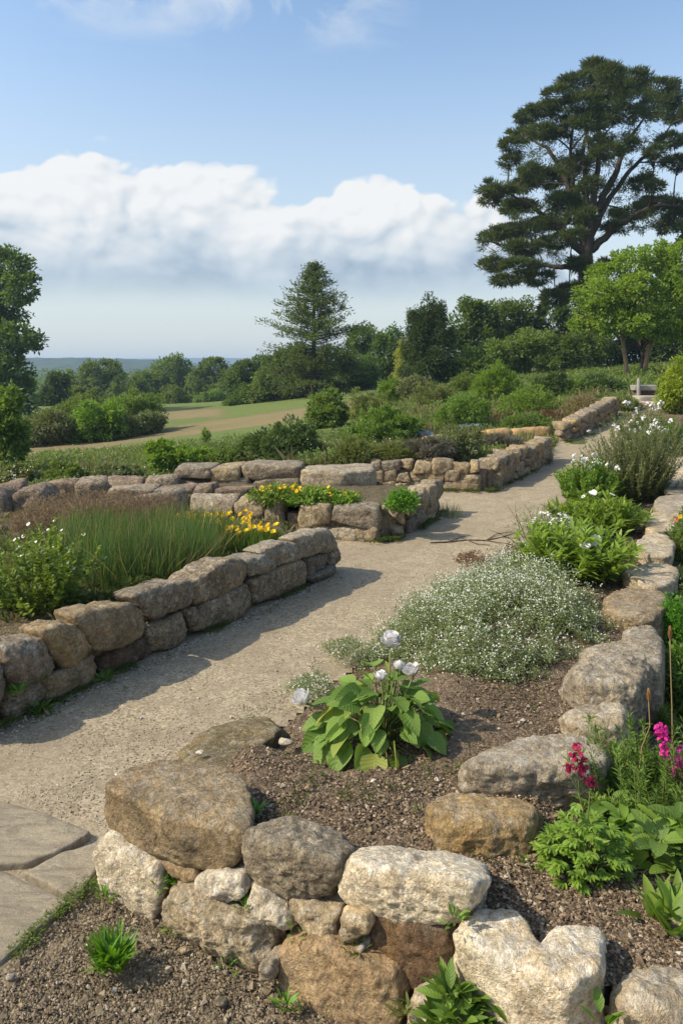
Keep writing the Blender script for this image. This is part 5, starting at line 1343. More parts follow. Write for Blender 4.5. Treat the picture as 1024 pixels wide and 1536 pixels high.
C = in_outline(330); ch = .035 + .165 * sm(edge_dist(C) / .24) * (.55 + .35 * r_.random(330) + .55 * np.clip(.5 + fbm(np.column_stack([C * 3.2, 0 * C[:, 0]]), 2), 0, 1)); cz = right_bed(C[:, 0], C[:, 1])
sb = Bag(); lb = Bag(); fpts = []
for (x, y), h_, z0 in zip(C, ch, cz):
    ns = 14; tip = np.array([x, y, z0 + h_]) + np.column_stack([r_.normal(size=(ns, 2)) * .062, r_.normal(size=ns) * .03 - .01])
    root = np.array([x, y, z0]) + np.column_stack([r_.normal(size=(ns, 2)) * .02, np.zeros(ns)])
    for a, c in zip(root, tip):
        m = 14; t_ = .25 + .78 * r_.random(m); P = a + (c - a) * t_[:, None] + r_.normal(size=(m, 3)) * .006
        leaves(lb, P, rand_dir(m, r_) * [1, 1, .5] + [0, 0, .55], np.tile([0, 0, 1.], (m, 1)) + rand_dir(m, r_) * .5, .013 + .011 * r_.random(m), .0055, 'quad', r=r_)
        for _ in range(3): fpts.append(c + r_.normal(size=3) * [.012, .012, .007] + [0, 0, .006])
    for a, c in zip(root[:3], tip[:3]): tube(sb, [a, (a + c) / 2 + r_.normal(size=3) * .006, c], [.0016, .001], 3)
sb.part('stems', cush, M['stem']); lb.part('foliage', cush, M['silver'], smooth=False)
fpts = np.array(fpts); blossoms(cush, fpts[r_.random(len(fpts)) < .4 + .6 * np.clip(.5 + 1.2 * fbm(fpts * [6, 6, 6], 2), 0, 1)], .0086, 'floret', r_)
for i, (lab, px, py, w, h, z) in enumerate([('small silvery fringe plant at the path edge left of the broad-leaved plant', 470, 1040, 80, 26, .07), ('thin silvery fringe between path and the white-flowered mound', 520, 985, 90, 24, .05)]):
    b_ = at_z(px, py, z); k = b_[1] / FPX; t = shrub('fringe_plant', lab, b_, w * k, h * k, 'silver', 1600, .016, .005, 830 + i, cat='plant', stems=False, clump=.42, ncl=20)
    P = b_ + np.column_stack([R(833 + i).normal(size=(160, 2)) * w * k * .22, h * k * (.4 + .5 * R(834).random(160))]); blossoms(t, P, .009, 'white', R(835))

# ---- the broad-leaved plant with white flower heads
r_ = R(840); hb = at_z(572, 1118, .24); host = thing('broad_leaved_plant', 'broad-leaved green plant with round white flower heads in the mulch', 'plant', hb)
lb = Bag(); sb = Bag()
N = 150; a = np.arange(N) * 2.39996 + r_.normal(size=N) * .25; q = np.sqrt((np.arange(N) + .5) / N)
rad = .035 + .175 * q; hz = .235 - .19 * q ** 1.8 + r_.normal(size=N) * .018
tilt = .55 - 1.05 * q + r_.normal(size=N) * .2
D = np.stack([np.cos(a), np.sin(a), tilt], 1); P = hb + np.stack([np.cos(a) * rad * 1.08, np.sin(a) * rad * .95, np.maximum(hz, .03)], 1)
L_ = .066 + .05 * r_.random(N) * (.6 + .6 * q); U = np.stack([-np.cos(a) * tilt * .5, -np.sin(a) * tilt * .5, np.ones(N)], 1) + r_.normal(size=(N, 3)) * .42
leaves(lb, P, D, U, L_, L_ * (.66 + .26 * r_.random(N)), 'ovate', droop=.1 + .45 * r_.random(N), fold=.15, r=r_)
for p_ in P: tube(sb, [hb + [(p_ - hb)[0] * .15, (p_ - hb)[1] * .15, 0], hb * .5 + p_ * .5 + [0, 0, .02], p_], [.0035, .0022], 5)
heads = [(585, 964, 3.05, .10), (571, 1014, 2.92, .062), (596, 1000, 2.98, .066), (621, 1005, 2.94, .075), (458, 1048, 2.95, .095)]
hd = []; stalks = []
for x, y, Yh, s in heads:
    p_ = at_y(x, y + 7, Yh); kb = Bag(); stalks.append(kb); tube(kb, [hb + [0, 0, .05], hb * .4 + p_ * .6 + [0.01, 0, .02], p_], [.0045, .0035], 6, tint=.9); hd.append((p_, s))
    m = 7; aa = r_.random(m) * 6.3
    leaves(lb, np.tile(p_ - [0, 0, s * .05], (m, 1)), np.stack([np.cos(aa), np.sin(aa), .8 + 0 * aa], 1), np.stack([-np.cos(aa), -np.sin(aa), .5 + 0 * aa], 1), s * .4, s * .2, 'lance', droop=-.2, r=r_)
    m = 5; tt = .35 + .4 * r_.random(m); aa = r_.random(m) * 6.3
    leaves(lb, hb * (1 - tt[:, None]) + p_ * tt[:, None], np.stack([np.cos(aa), np.sin(aa), .9 + 0 * aa], 1), np.tile([0, 0, 1.], (m, 1)), .05, .018, 'lance', r=r_)
sb.part('stems', host, M['stem']); lb.part('leaves', host, M['hosta'])
for i, (p_, s) in enumerate(hd):
    sk = stalks[i].part('flower_stalk', host, M['stem'])
    o = link('flower_head', head_mesh('pompon', s, 'white', i), sk, [float(c) for c in p_ - hb]); o.rotation_euler = (.25 * r_.normal(), .25 * r_.normal(), r_.random() * 6)

# ---- plants further along the right-hand bed
def rosette(bag, c, n, L, W, kind, r, lo=.2, hi=1.1, droop=.35, sx=1.0):
    a = r.random(n) * 2 * PI; t_ = lo + (hi - lo) * r.random(n)
    D = np.stack([np.cos(a), np.sin(a), t_], 1); P = np.asarray(c) + np.stack([np.cos(a) * .012, np.sin(a) * .012, .01 + .02 * r.random(n)], 1)
    leaves(bag, P, D, np.stack([-np.cos(a) * .4, -np.sin(a) * .4, np.ones(n)], 1) + r.normal(size=(n, 3)) * .2, L * (.6 + .6 * r.random(n)), W * (.75 + .5 * r.random(n)), kind, droop=droop * (.4 + r.random(n)), fold=.16, r=r)
def leafy(name, label, pts, n, L, W, mat, seed, kind='lance', cat='plant', group=None, flowers=(), **kw):
    r = R(seed); pts = np.asarray(pts, float); base = pts.mean(0); base[2] = pts[:, 2].min()
    t = thing(name, label, cat, base, group); b = Bag()
    for p in pts: rosette(b, p, n, L, W, kind, r, **kw)
    b.part('leaves', t, M[mat])
    for fk, fs, fm, P in flowers: put_flowers(t, P, fk, fs, fm, r)
    return t
r_ = R(850)
def bedpt(px, py, zz=None):
    z = .27
    for _ in range(6):
        p = at_z(px, py, z); z = float(right_bed(p[0], p[1]))
    return at_z(px, py, z)
c = bedpt(880, 880)
stemmy('leafy_plant', 'lush bright green leafy plant with two white daisies beside the edging stones', c + [.0, .2, 0], .40, .32, .40, 110, 15, .125, .036, 'fresh', 851, lean=.5, droop=.35, up=.9)
t = [o for o in COL.objects if o.name.startswith('leafy_plant')][-1]
put_flowers(t, [at_y(877, 818, c[1] + .02), at_y(891, 811, c[1] + .05)], 'daisy', .085, 'white', R(8511), tilt=.2)
c = bedpt(905, 806)
stemmy('leafy_plant', 'taller bright green leafy plant behind the one with the two daisies', c + [.0, .2, 0], .44, .30, .33, 130, 16, .11, .028, 'fresh', 852, lean=.5, droop=.35, up=.9, flowers=[('daisy', .05, 'white', 5, .3)])
c = bedpt(893, 770); k = c[1] / FPX
stemmy('flowering_shrub', 'fresh green small-leaved shrub with white flowers on its left side by the path', c + [.0, .25, 0], 44 * k, 50 * k, 88 * k, 210, 58, .042, .02, 'bright', 853, lean=.3, cat='shrub', flowers=[('panicle', .06, 'white', 12, .5)])
c = bedpt(966, 758); k = c[1] / FPX
stemmy('phlox_bush', 'big loose grey-green bush with a white flower cluster above the edging stones', c + [.02, .35, 0], 70 * k, 60 * k, 136 * k, 330, 80, .042, .012, 'grey', 854, lean=.3, cat='shrub', flowers=[('panicle', .06, 'white', 10, .5)], even=.3)
c = bedpt(978, 696); k = c[1] / FPX
stemmy('phlox_bush', 'loose grey-green bush behind with small white clusters reaching toward the far path', c + [.05, .3, 0], 50 * k, 50 * k, 60 * k, 240, 60, .042, .013, 'grey', 855, lean=.35, cat='shrub', flowers=[('panicle', .06, 'white', 14, .5)], even=.3)
c = bedpt(975, 662); k = c[1] / FPX
stemmy('phlox_bush', 'pale leafy bush behind the others near the yellow-green bush', c + [0, .4, 0], 50 * k, 50 * k, 54 * k, 150, 46, .05, .018, 'grey', 856, lean=.4, cat='shrub', flowers=[('panicle', .09, 'white', 9, .6)])
c = bedpt(1015, 656); k = c[1] / FPX
stemmy('phlox_bush', 'white-flowered bush cut off by the right edge below the yellow-green bush', c + [.1, .2, 0], 46 * k, 46 * k, 62 * k, 120, 42, .05, .02, 'mid', 857, lean=.4, cat='shrub', flowers=[('panicle', .10, 'white', 8, .6)])
for i, (px, py, w, h, lab) in enumerate([(1000, 702, 44, 66, 'narrow grey-green herb squeezed against the far flat edging stones'), (1004, 668, 46, 50, 'low green herb at the far end of the edging stones')]):
    c = bedpt(px, py); k = c[1] / FPX
    stemmy('border_herb', lab, c + [0, .2, 0], w * k, w * k, h * k, 150, 44, .045, .015, 'grey' if i == 0 else 'mid', 1300 + i, lean=.35)
c = bedpt(905, 735); k = c[1] / FPX
stemmy('white_herb', 'loose green herb with little white flowers between the small-leaved shrub and the big grey-green bush', c + [.05, .1, 0], 40 * k, 40 * k, 50 * k, 80, 40, .035, .014, 'lush', 859, lean=.5, flowers=[('dots', .03, 'white', 24, .8)])
c = at_y(1024, 640, 16.2); k = c[1] / FPX
shrub('golden_bush', 'yellow-green rounded bush at the right edge beside the steps', np.array([c[0], 16.4, c[2]]), 64 * k * 1.25, 110 * k, 'lime', 9000, .07, .035, 858, clump=.3, ncl=36, cat='shrub')
c = bedpt(798, 832); k = c[1] / FPX; r_ = R(860)
t = shrub('twiggy_plant', 'sparse grey twiggy plant at the path edge', c + [0, .05, 0], 82 * k, 74 * k, 'silver', 900, .02, .008, 861, clump=.4, ncl=22, cat='plant', stems=False)
s = Bag(); stems_to(s, c, [c + [r_.normal() * .13, r_.normal() * .12, .1 + .34 * r_.random()] for _ in range(34)], .0035, r_, .25); s.part('stems', t, M['twig'])
put_flowers(t, [c + [r_.normal() * .1, r_.normal() * .1 - .03, .08 + .25 * r_.random()] for _ in range(10)], 'dots', .016, 'white', r_)
c = bedpt(842, 842); k = c[1] / FPX
shrub('white_herb', 'low herb with many tiny white flowers between the twiggy and the long-leaved plants', c + [0, .15, 0], 84 * k, 66 * k, 'silver', 3000, .02, .009, 863, clump=.36, ncl=26, flowers=[('dots', .02, 'white', 170)], cat='plant', stem_mat='stem')
for i, (px, py, w, lab) in enumerate([(745, 856, 120, 'reddish-brown withered mat at the edge of the path'), (778, 838, 60, 'reddish-brown withered cushion under the twiggy plant'), (705, 852, 60, 'small dark withered mat at the tip of the bed')]):
    c = bedpt(px, py); k = c[1] / FPX
    shrub('withered_mat', lab, c, w * k, 22 * k, 'red_leaf', 1500, .02, .007, 865 + i, clump=.42, ncl=20, cat='plant', stems=False)
# thin seedling standing over the path
c = bedpt(822, 742); s = Bag(); tip = at_y(818, 716, c[1]); r_ = R(870)
# ---- border right of the edging stones
def bord(px, py, z): return at_z(px, py, z)
for i, (lab, px, py, w, h, mat, L, W, n, z) in enumerate([
        ('bright mossy green mound right of the tall mottled stone', 1012, 1000, 84, 100, 'tuft', .018, .008, 6500, .08), ('dark green bush at the right edge beside the pale edging stones', 1030, 862, 66, 100, 'mid', .028, .012, 5500, .1), ('small dark shrub at the right edge above the mossy mound', 1020, 915, 50, 60, 'dark', .022, .01, 2600, .08)]):
    c = bord(px, py, z); k = c[1] / FPX
    shrub('border_shrub', lab, c + [.05, .1, 0], w * k, h * k, mat, n, L, W, 880 + i, clump=.34, ncl=36, cat='shrub', flowers=[('cup', .04, 'yellow', 5), ('dots', .04, 'coral', 3)] if i == 1 else None)
for i, (lab, px, py, w, h, mat, L, W, n, z) in enumerate([('dark leafy bush filling the border right of the turfy edging stone', 1045, 965, 90, 90, 'dark', .026, .012, 4200, .06),
        ('shadowed green herb behind the tallest dry stalk at the right edge', 1020, 1090, 100, 110, 'lush', .03, .011, 4200, .06), ('fine-leaved green herb against the side of the broad speckled edging stone', 985, 1120, 60, 60, 'mid', .026, .008, 2600, .06),
        ('leafy border bush at the right edge level with the flat buff edging stone', 1050, 780, 60, 80, 'mid', .03, .014, 3000, .12), ('soft green border plant at the right edge by the farthest edging stones', 1062, 715, 60, 60, 'meadow', .035, .014, 2600, .25)]):
    c = bord(px, py, z); k = c[1] / FPX
    shrub('border_plant', lab, c + [.03, .08, 0], w * k, h * k, mat, n, L, W, 1200 + i, clump=.34, ncl=30, cat='plant', stem_mat='stem')
r_ = R(890)
# feathery plant with magenta flower spikes
c = bord(990, 1262, .12); t = thing('feathery_plant', 'feathery green plant with magenta and coral flower spikes at the right edge', 'plant', c); b = Bag(); s = Bag()
for _ in range(120):
    a = r_.random() * 6.28; q = math.sqrt(r_.random()) * .17; rt = c + [math.cos(a) * q, math.sin(a) * q * .9, 0]; tp = rt + [math.cos(a) * .07 + r_.normal() * .05, math.sin(a) * .07 + r_.normal() * .04, .16 + .2 * r_.random()]
    tube(s, [rt, (rt + tp) / 2 + r_.normal(size=3) * .01, tp], [.0018, .001], 3)
    m = 90; tt = .12 + .88 * r_.random(m)
    leaves(b, rt + (tp - rt) * tt[:, None], rand_dir(m, r_) * [1, 1, .5] + [0, 0, .7], rand_dir(m, r_), .016 + .022 * r_.random(m), .0022, 'quad', droop=.3, r=r_)
b.part('foliage', t, M['lush'], smooth=False)
for pts, fm, n, sz in (([(1000, 1240), (994, 1170), (1000, 1130), (990, 1088)], 'magenta', 11, .026), ([(1010, 1260), (1016, 1200), (1014, 1130)], 'magenta', 7, .03), ([(1022, 1260), (1030, 1210), (1022, 1150)], 'coral', 5, .026)):
    P = np.array([at_y(x, y, c[1] - .06) for x, y in pts]); tube(s, P, [.0028, .0016], 5)
    tt = np.linspace(.62, 1, n); Q = np.stack([np.interp(tt * (len(P) - 1), np.arange(len(P)), P[:, j]) for j in range(3)], 1)
    put_flowers(t, Q + r_.normal(size=Q.shape) * .005, 'panicle', sz * 1.25, fm, r_, tilt=.9, towards=(0, -.8, .3))
s.part('stems', t, M['stem'])
# tall dry stems
for i, (lab, pts, bud) in enumerate([('tall dry reddish stem with a pointed bud beside the small cream edging stone', [(955, 1180), (962, 1120), (974, 1090), (972, 1052)], True), ('tallest dry stalk rising at the right edge in front of the mossy mound', [(1008, 1130), (1007, 1060), (1005, 1000), (1004, 958)], True)]):
    Yd = 2.62 + .05 * i; P = np.array([at_y(x, y, Yd) for x, y in pts]); t = thing('dry_stem', lab, 'plant stem', P[0], 'tall dry stems'); s = Bag(); tube(s, P, [.0025, .0016], 6); s.part('stem', t, M['dry_stem'])
    b = Bag(); e = P[-1]; m = 5; aa = np.arange(m) * 1.26
    leaves(b, np.tile(e - [0, 0, .004], (m, 1)), np.stack([np.cos(aa) * .18, np.sin(aa) * .18, 1 + 0 * aa], 1), np.stack([-np.cos(aa), -np.sin(aa), .1 + 0 * aa], 1), .05, .016, 'lance', droop=-.1, fold=.3, r=r_); b.part('bud', t, M['bud'])
# celery-leaved plant with crimson flowers
c = bord(872, 1322, .25); t = thing('lobed_leaf_plant', 'bright lobed-leaf plant with crimson flowers in front of the whitish edging stone', 'plant', c); b = Bag(); s = Bag()
for _ in range(84):
    a = r_.random() * 6.28; q = math.sqrt(r_.random()) * .105; tp = c + [math.cos(a) * q * 1.2, math.sin(a) * q, .03 + .20 * r_.random() * (1.2 - q / .12)]
    tube(s, [c + [math.cos(a) * .02, math.sin(a) * .02, 0], (c + tp) / 2 + [0, 0, .02], tp], [.0022, .0014], 4)
    for _k in range(4):
        d = np.array([math.cos(a), math.sin(a), .4]) + r_.normal(size=3) * .45; d /= np.linalg.norm(d); sd = norm(np.cross(d, [0, 0, 1.]))
        m = 5; aa = np.linspace(-1.1, 1.1, m); leaves(b, np.tile(tp - d * .012 * _k, (m, 1)), d * np.cos(aa)[:, None] + sd * np.sin(aa)[:, None], np.tile([0, 0, 1.], (m, 1)) + r_.normal(size=(m, 3)) * .2, .019 + .009 * np.cos(aa), .0105, 'lance', droop=.3, r=r_)
fs = [(866, 1130, .03), (865, 1142, .034), (850, 1155, .03), (872, 1157, .034), (880, 1152, .026), (878, 1172, .026), (886, 1182, .03), (858, 1158, .026)]
Yc = c[1] + .02; st_ = [at_y(880, 1250, Yc), at_y(868, 1190, Yc), at_y(865, 1140, Yc)]; tube(s, [c, *st_], [.003, .0018], 5); tube(s, [st_[0], at_y(884, 1185, Yc)], [.0025, .0015], 4)
for x, y, _s in fs: tube(s, [st_[1], at_y(x, y, Yc)], [.0016, .001], 3)
s.part('stems', t, M['stem']); b.part('leaves', t, M['fresh'])
put_flowers(t, [at_y(x, y, Yc - .005) for x, y, _ in fs], 'panicle', .036, 'crimson', r_, tilt=.8)
# round-leaved and strap-leaved plants
c = bord(965, 1325, .2)
leafy('round_leaved_plant', 'low plant of shiny round leaves on the dark soil at the right', [c + [x, y, z] for x, y, z in ((-.06, .0, .02), (.05, .02, .06), (-.02, .1, .1), (.1, .1, .08), (.02, -.06, .0), (.12, -.02, .04), (-.09, .08, .05))], 15, .07, .036, 'bright', 901, kind='round', lo=.15, hi=1.0, droop=.4)
c = bord(1008, 1420, .24)
leafy('strap_leaved_plant', 'plant with long upright leaves at the right edge above the pale corner boulder', [c + [x, y, 0] for x, y in ((0, 0), (.04, .04), (-.02, .06))], 14, .12, .03, 'bright', 902, lo=1.0, hi=3.0, droop=.25)
c = bord(1000, 1350, .22)
leafy('round_leaved_plant', 'taller round-leaved plant behind the strap-leaved one at the right edge', [c + [x, y, z] for x, y, z in ((0, .06, .1), (.07, .08, .14), (.03, 0, .06), (.1, .0, .1))], 12, .08, .045, 'lush', 903, kind='round', lo=.1, hi=1.2, droop=.4)
c = bord(936, 1165, .2)
leafy('broad_leaf_seedling', 'dark broad-leaved seedling in the gap behind the whitish edging stone', [c, c + [.02, .02, .03]], 6, .08, .038, 'lush', 904, kind='ovate', lo=.9, hi=2.2, droop=.3)
c = bord(905, 1260, .18)
leafy('broad_leaf_seedling', 'broad-leaved seedling right of the crimson flowers', [c + [0, 0, .05], c + [.03, .01, .09]], 6, .085, .042, 'lush', 905, kind='ovate', lo=.2, hi=1.2, droop=.4)

# ---- small plants at the foot of walls and in joints
def fplant(name, label, px, py, z, n, L, W, mat, seed, kind='lance', k=3, sp=.03, cat='plant', group=None, off=None, **kw):
    c = fplane(px, py, off) if off is not None else at_z(px, py, z); r = R(seed)
    return leafy(name, label, [c + [r.normal() * sp, r.normal() * sp, 0] for _ in range(k)], n, L, W, mat, seed, kind, cat, group, **kw)
fplant('grass_tuft', 'bright green tuft of short broad blades on the bare soil at the bottom left', 166, 1462, .02, 34, .085, .011, 'tuft', 920, k=4, sp=.018, lo=.7, hi=3.0, droop=.25)
c = fplane(690, 1556, .08)
leafy('parsley_plant', 'parsley-like green plant at the foot of the heart-shaped boulder at the bottom edge', [c + [x, y, z] for x, y, z in ((-.05, .0, .02), (0, -.02, .03), (.045, 0, .01), (-.02, .02, .06), (.03, .02, .05), (-.07, -.02, -.01), (.075, -.02, -.01))], 26, .06, .024, 'lush', 921, lo=.4, hi=2.6, droop=.3)
c = fplane(775, 1560, .06); leafy('small_weed', 'little broad-leaved weed at the bottom edge right of the heart-shaped boulder\'s foot', [c], 6, .055, .022, 'bright', 922, cat='weed', lo=1, hi=3)
c = fplane(902, 1545, .05); leafy('small_weed', 'little weed between the heart-shaped boulder and the corner boulder', [c], 6, .05, .02, 'lush', 923, cat='weed', lo=1, hi=3)
WD = [('small weed at the foot of the left wall, third from the left edge', lplane(164, 1024, .06), 'lush', .07, 3), ('leafy weed at the foot of the left wall near the left edge', lplane(62, 1076, .06), 'lush', .075, 4), ('big-leaved weed growing out of the left wall at the left edge', lplane(24, 1046, .05), 'lush', .07, 2), ('little sprout in the left wall joint above the leafy weed', lplane(58, 1025, .05), 'lush', .06, 1),
      ('weed tuft in the mulch in front of the whitish edging stone', at_z(730, 1184, .245), 'tuft', .035, 4), ('wispy weed at the left end of the tan block-like edging stone', at_z(628, 1236, .25), 'meadow', .035, 3), ('weed below the left corner of the white stone', at_z(255, 1400, .02), 'bright', .03, 2), ('weed in the joint under the small tan stone', fplane(255, 1334, .02), 'tuft', .03, 4), ('weed wedged right of the long white boulder', fplane(678, 1388, .02), 'lush', .035, 2),
      ('weed left of the tan block-like edging stone in the mulch gap by the lobed plant', at_z(800, 1300, .25), 'bright', .045, 3), ('weed at the foot of the orange sandstone block on the left', at_z(440, 1525, .02), 'tuft', .03, 3), ('weed by the half-buried pale stone', fplane(604, 1530, .05), 'meadow', .045, 3), ('little weed on the soil near the long low stone', at_z(357, 1458, .02), 'tuft', .025, 2), ('weed in the gap between corner boulder and rounded boulder', at_z(384, 1224, .26), 'tuft', .035, 2),
      ('weed in the joint right of the slanting white stone', fplane(447, 1402, .02), 'meadow', .025, 2), ('weed in the joint below the small cream stone', fplane(372, 1366, .02), 'tuft', .024, 2), ('weed at the foot of the white corner stone', at_z(160, 1360, .02), 'tuft', .03, 2), ('grass weed hanging between the round tan stone and the dark stone', fplane(538, 1432, .02), 'meadow', .03, 2)]
for i, (lab, p, mat, L, k) in enumerate(WD):
    r = R(930 + i); leafy('small_weed', lab, [p + np.array([r.normal(), r.normal(), 0]) * .015 for _ in range(k)], 9, L, L * .26, mat, 930 + i, cat='weed', group='weeds in wall joints and soil', lo=.4, hi=2.0)
# moss and fine weeds along the paving edge and in the soil
r_ = R(960); pts = []
for (x0, y0), (x1, y1), n, s in (((138, 1332), (104, 1362), 34, .010), ((104, 1362), (60, 1404), 30, .009), ((60, 1404), (14, 1444), 24, .010), ((145, 1330), (150, 1350), 12, .008)):
    for _ in range(n): q = r_.random(); p = at_z(x0 + (x1 - x0) * q, y0 + (y1 - y0) * q, .012); pts.append(p + [r_.normal() * s, r_.normal() * s, 0])
b = Bag()
for p in pts: rosette(b, p, 9, .013, .004, 'quad', r_, lo=.3, hi=1.4)
tag(b.obj('grass', M['mid'], smooth=False), kind='stuff')
b = Bag()
for _ in range(420):
    x, y = 420 + 400 * r_.random(), 1050 + 260 * r_.random(); p = bedpt(x, y)
    if front_off(p[0], p[1]) < -.1 and p[0] < xR(p[1]) and fbm(p[None] * 5, 2)[0] > .12: rosette(b, p, 6, .018, .004, 'quad', r_, lo=.5, hi=2)
for _ in range(900):
    s_ = 3.2 * r_.random() - .6; p = np.array([*lw(s_, -.02 - abs(r_.normal()) * .03), .008])
    if fbm(p[None] * 4, 2)[0] > .05: rosette(b, p, 5, .022, .005, 'quad', r_, lo=.5, hi=2)
tag(b.obj('grass', M['moss'], smooth=False), kind='stuff')
# grass and herbs over the left bed's soil
b = Bag(); m = 17000; q = np.column_stack([-5 + 5.2 * r_.random(m), 3.2 + 5.6 * r_.random(m)]); q = q[inside(np.array(lbp), q[:, 0], q[:, 1])]; q = q[fbm(np.column_stack([q * 1.6, 0 * q[:, 0]]), 3) > -.12]
P = np.column_stack([q, left_bed(q[:, 0], q[:, 1])]); m = len(P)
leaves(b, P, rand_dir(m, r_) * [.8, .8, 0] + [0, 0, .8], rand_dir(m, r_), .03 + .05 * r_.random(m), .006, 'quad', droop=.3, r=r_)
tag(b.obj('grass', M['moss'], smooth=False), kind='stuff')
b = Bag(); P = P[r_.random(m) < .35] + [.03, .02, 0]; m = len(P)
leaves(b, P, rand_dir(m, r_) * [.9, .9, 0] + [0, 0, .7], rand_dir(m, r_), .05 + .06 * r_.random(m), .005, 'quad', droop=.3, r=r_)
tag(b.obj('dry_grass', M['straw'], smooth=False), kind='stuff')

# ------------------------------------------------------------------ loose chips and grit (nobody could count them)
OCT = np.array([[1, 0, 0], [-1, 0, 0], [0, 1, 0], [0, -1, 0], [0, 0, 1], [0, 0, -1.]])
OF = np.array([[0, 2, 4], [2, 1, 4], [1, 3, 4], [3, 0, 4], [2, 0, 5], [1, 2, 5], [3, 1, 5], [0, 3, 5]])
def scatter(name, P, size, mat, r, flat=(1, .6, .4), tintp=1.0):
    n = len(P); A = rand_dir(n, r) * [1, 1, .35]; A = norm(A); B_ = norm(np.cross(A, rand_dir(n, r) * .4 + [0, 0, 1])); C_ = np.cross(A, B_)
    s = size * (.45 + r.random(n) ** 2.2 * 1.5)
    O = OCT[None] + r.normal(size=(n, 6, 3)) * .16
    V = P[:, None] + (O[:, :, :1] * A[:, None] * flat[0] + O[:, :, 1:2] * B_[:, None] * flat[1] + O[:, :, 2:] * C_[:, None] * flat[2]) * s[:, None, None]
    F = (np.arange(n)[:, None, None] * 6 + OF[None]).reshape(-1, 3)
    b = Bag(); b.add(V.reshape(-1, 3), F, tint=np.repeat(r.random(n) ** tintp, 6))
    o = b.obj(name, M[mat], smooth=False); tag(o, kind='stuff'); return o
r_ = R(980)
bp = np.array(bedpoly)
def rnd_px(n, x0, x1, y0, y1): return x0 + (x1 - x0) * r_.random(n), y0 + (y1 - y0) * r_.random(n)
def drop_bed(px, py):
    z = np.full(len(px), .2)
    for _ in range(5):
        v = (py - HY) / FPX; Yq = (EYE - z) / v; Xq = (px - CX) / FPX * Yq; z = right_bed(Xq, Yq)
    return np.stack([Xq, Yq, z], 1)
P = drop_bed(*rnd_px(84000, 330, 1024, 900, 1480)); P = P[inside(bp, P[:, 0], P[:, 1]) & (P[:, 0] > xE(P[:, 1]) + .03 + .05 * fbm(P * 5, 2))]
scatter('bark_mulch', P + [0, 0, .003], .0048, 'chips', r_, (1.15, .7, .4))
P = P[r_.random(len(P)) < .012]; scatter('gravel_bits', P + [0, 0, .006], .0065, 'pebble', r_, (1, .8, .6))
px, py = rnd_px(9000, 640, 960, 740, 900); P = drop_bed(px, py); P = P[(P[:, 0] > xE(P[:, 1]) - .02) & (P[:, 0] < xR(P[:, 1]) + .2)]; scatter('bark_mulch', P + [0, 0, .004], .011, 'chips', r_, (1.2, .6, .3))
px, py = rnd_px(42000, -60, 1024, 800, 1330); v = (py - HY) / FPX; P = np.stack([(px - CX) / FPX * EYE / v, EYE / v, .008 + 0 * v], 1)
P = P[inside(PP, P[:, 0], P[:, 1]) & (P[:, 0] < xE(P[:, 1]) + .06)]; scatter('path_grit', P - [0, 0, .002], .0034, 'grit', r_, (1, .9, .5))
n = 2600; s_ = -1 + 4 * r_.random(n); q = np.array([lw(s, -.02 - abs(t_) * .05) for s, t_ in zip(s_, r_.normal(size=n))]); scatter('path_grit', np.column_stack([q, np.full(n, .008)]), .006, 'pebble', r_, (1, .8, .6))
px, py = rnd_px(24000, -80, 620, 1330, 1560); v = (py - HY) / FPX; P = np.stack([(px - CX) / FPX * (EYE - .02) / v, (EYE - .02) / v, .018 + 0 * v], 1)
slabline = np.interp(px, [-80, 0, 60, 104, 150], [1500, 1450, 1402, 1356, 1336])
P = P[(py > slabline + 4) & (front_off(P[:, 0], P[:, 1]) > .02)]; scatter('soil_grit', P, .0036, 'soil_grit', r_, (1, .8, .6), 1.3)
P = P[r_.random(len(P)) < .005]; scatter('gravel_bits', P, .007, 'pebble', r_, (1, .8, .7))

m = 130; px, py = rnd_px(m, 330, 1000, 900, 1480); P = drop_bed(px, py); P = P[(P[:, 0] > xE(P[:, 1]) - .1) & inside(bp, P[:, 0], P[:, 1])]
n = 60; s_ = -1 + 4 * r_.random(n); q = np.array([lw(s, -.03 - abs(t_) * .10) for s, t_ in zip(s_, r_.normal(size=n))]); P2 = np.column_stack([q, np.full(n, .012)])
px, py = rnd_px(14, 0, 460, 1350, 1530); v = (py - HY) / FPX; P3_ = np.stack([(px - CX) / FPX * (EYE - .03) / v, (EYE - .03) / v, .03 + 0 * v], 1); P3_ = P3_[front_off(P3_[:, 0], P3_[:, 1]) > .05]
P = np.concatenate([P + [0, 0, .012], P2, P3_]); m = len(P); b = Bag()
leaves(b, P, rand_dir(m, r_) * [1, 1, .12], rand_dir(m, r_) * .35 + [0, 0, 1], .018 + .02 * r_.random(m), .009 + .008 * r_.random(m), 'lance', droop=.5 * r_.normal(size=m), fold=.25, r=r_)
tag(b.obj('leaf_litter', M['litter']), kind='stuff')
px, py = rnd_px(500, 330, 1000, 980, 1460); P = drop_bed(px, py); P = P[inside(bp, P[:, 0], P[:, 1]) & (P[:, 0] > xE(P[:, 1]) + .05)]; scatter('soil_clods', P, .010, 'chips', r_, (1, .85, .6), 2.0)
px, py = rnd_px(420, -60, 480, 1350, 1550); v = (py - HY) / FPX; P = np.stack([(px - CX) / FPX * (EYE - .02) / v, (EYE - .02) / v, .016 + 0 * v], 1); P = P[(front_off(P[:, 0], P[:, 1]) > .04) & (py > np.interp(px, [-80, 0, 60, 104, 150], [1500, 1450, 1402, 1356, 1336]) + 10)]; scatter('soil_clods', P, .010, 'soil_grit', r_, (1, .85, .6), 1.6)

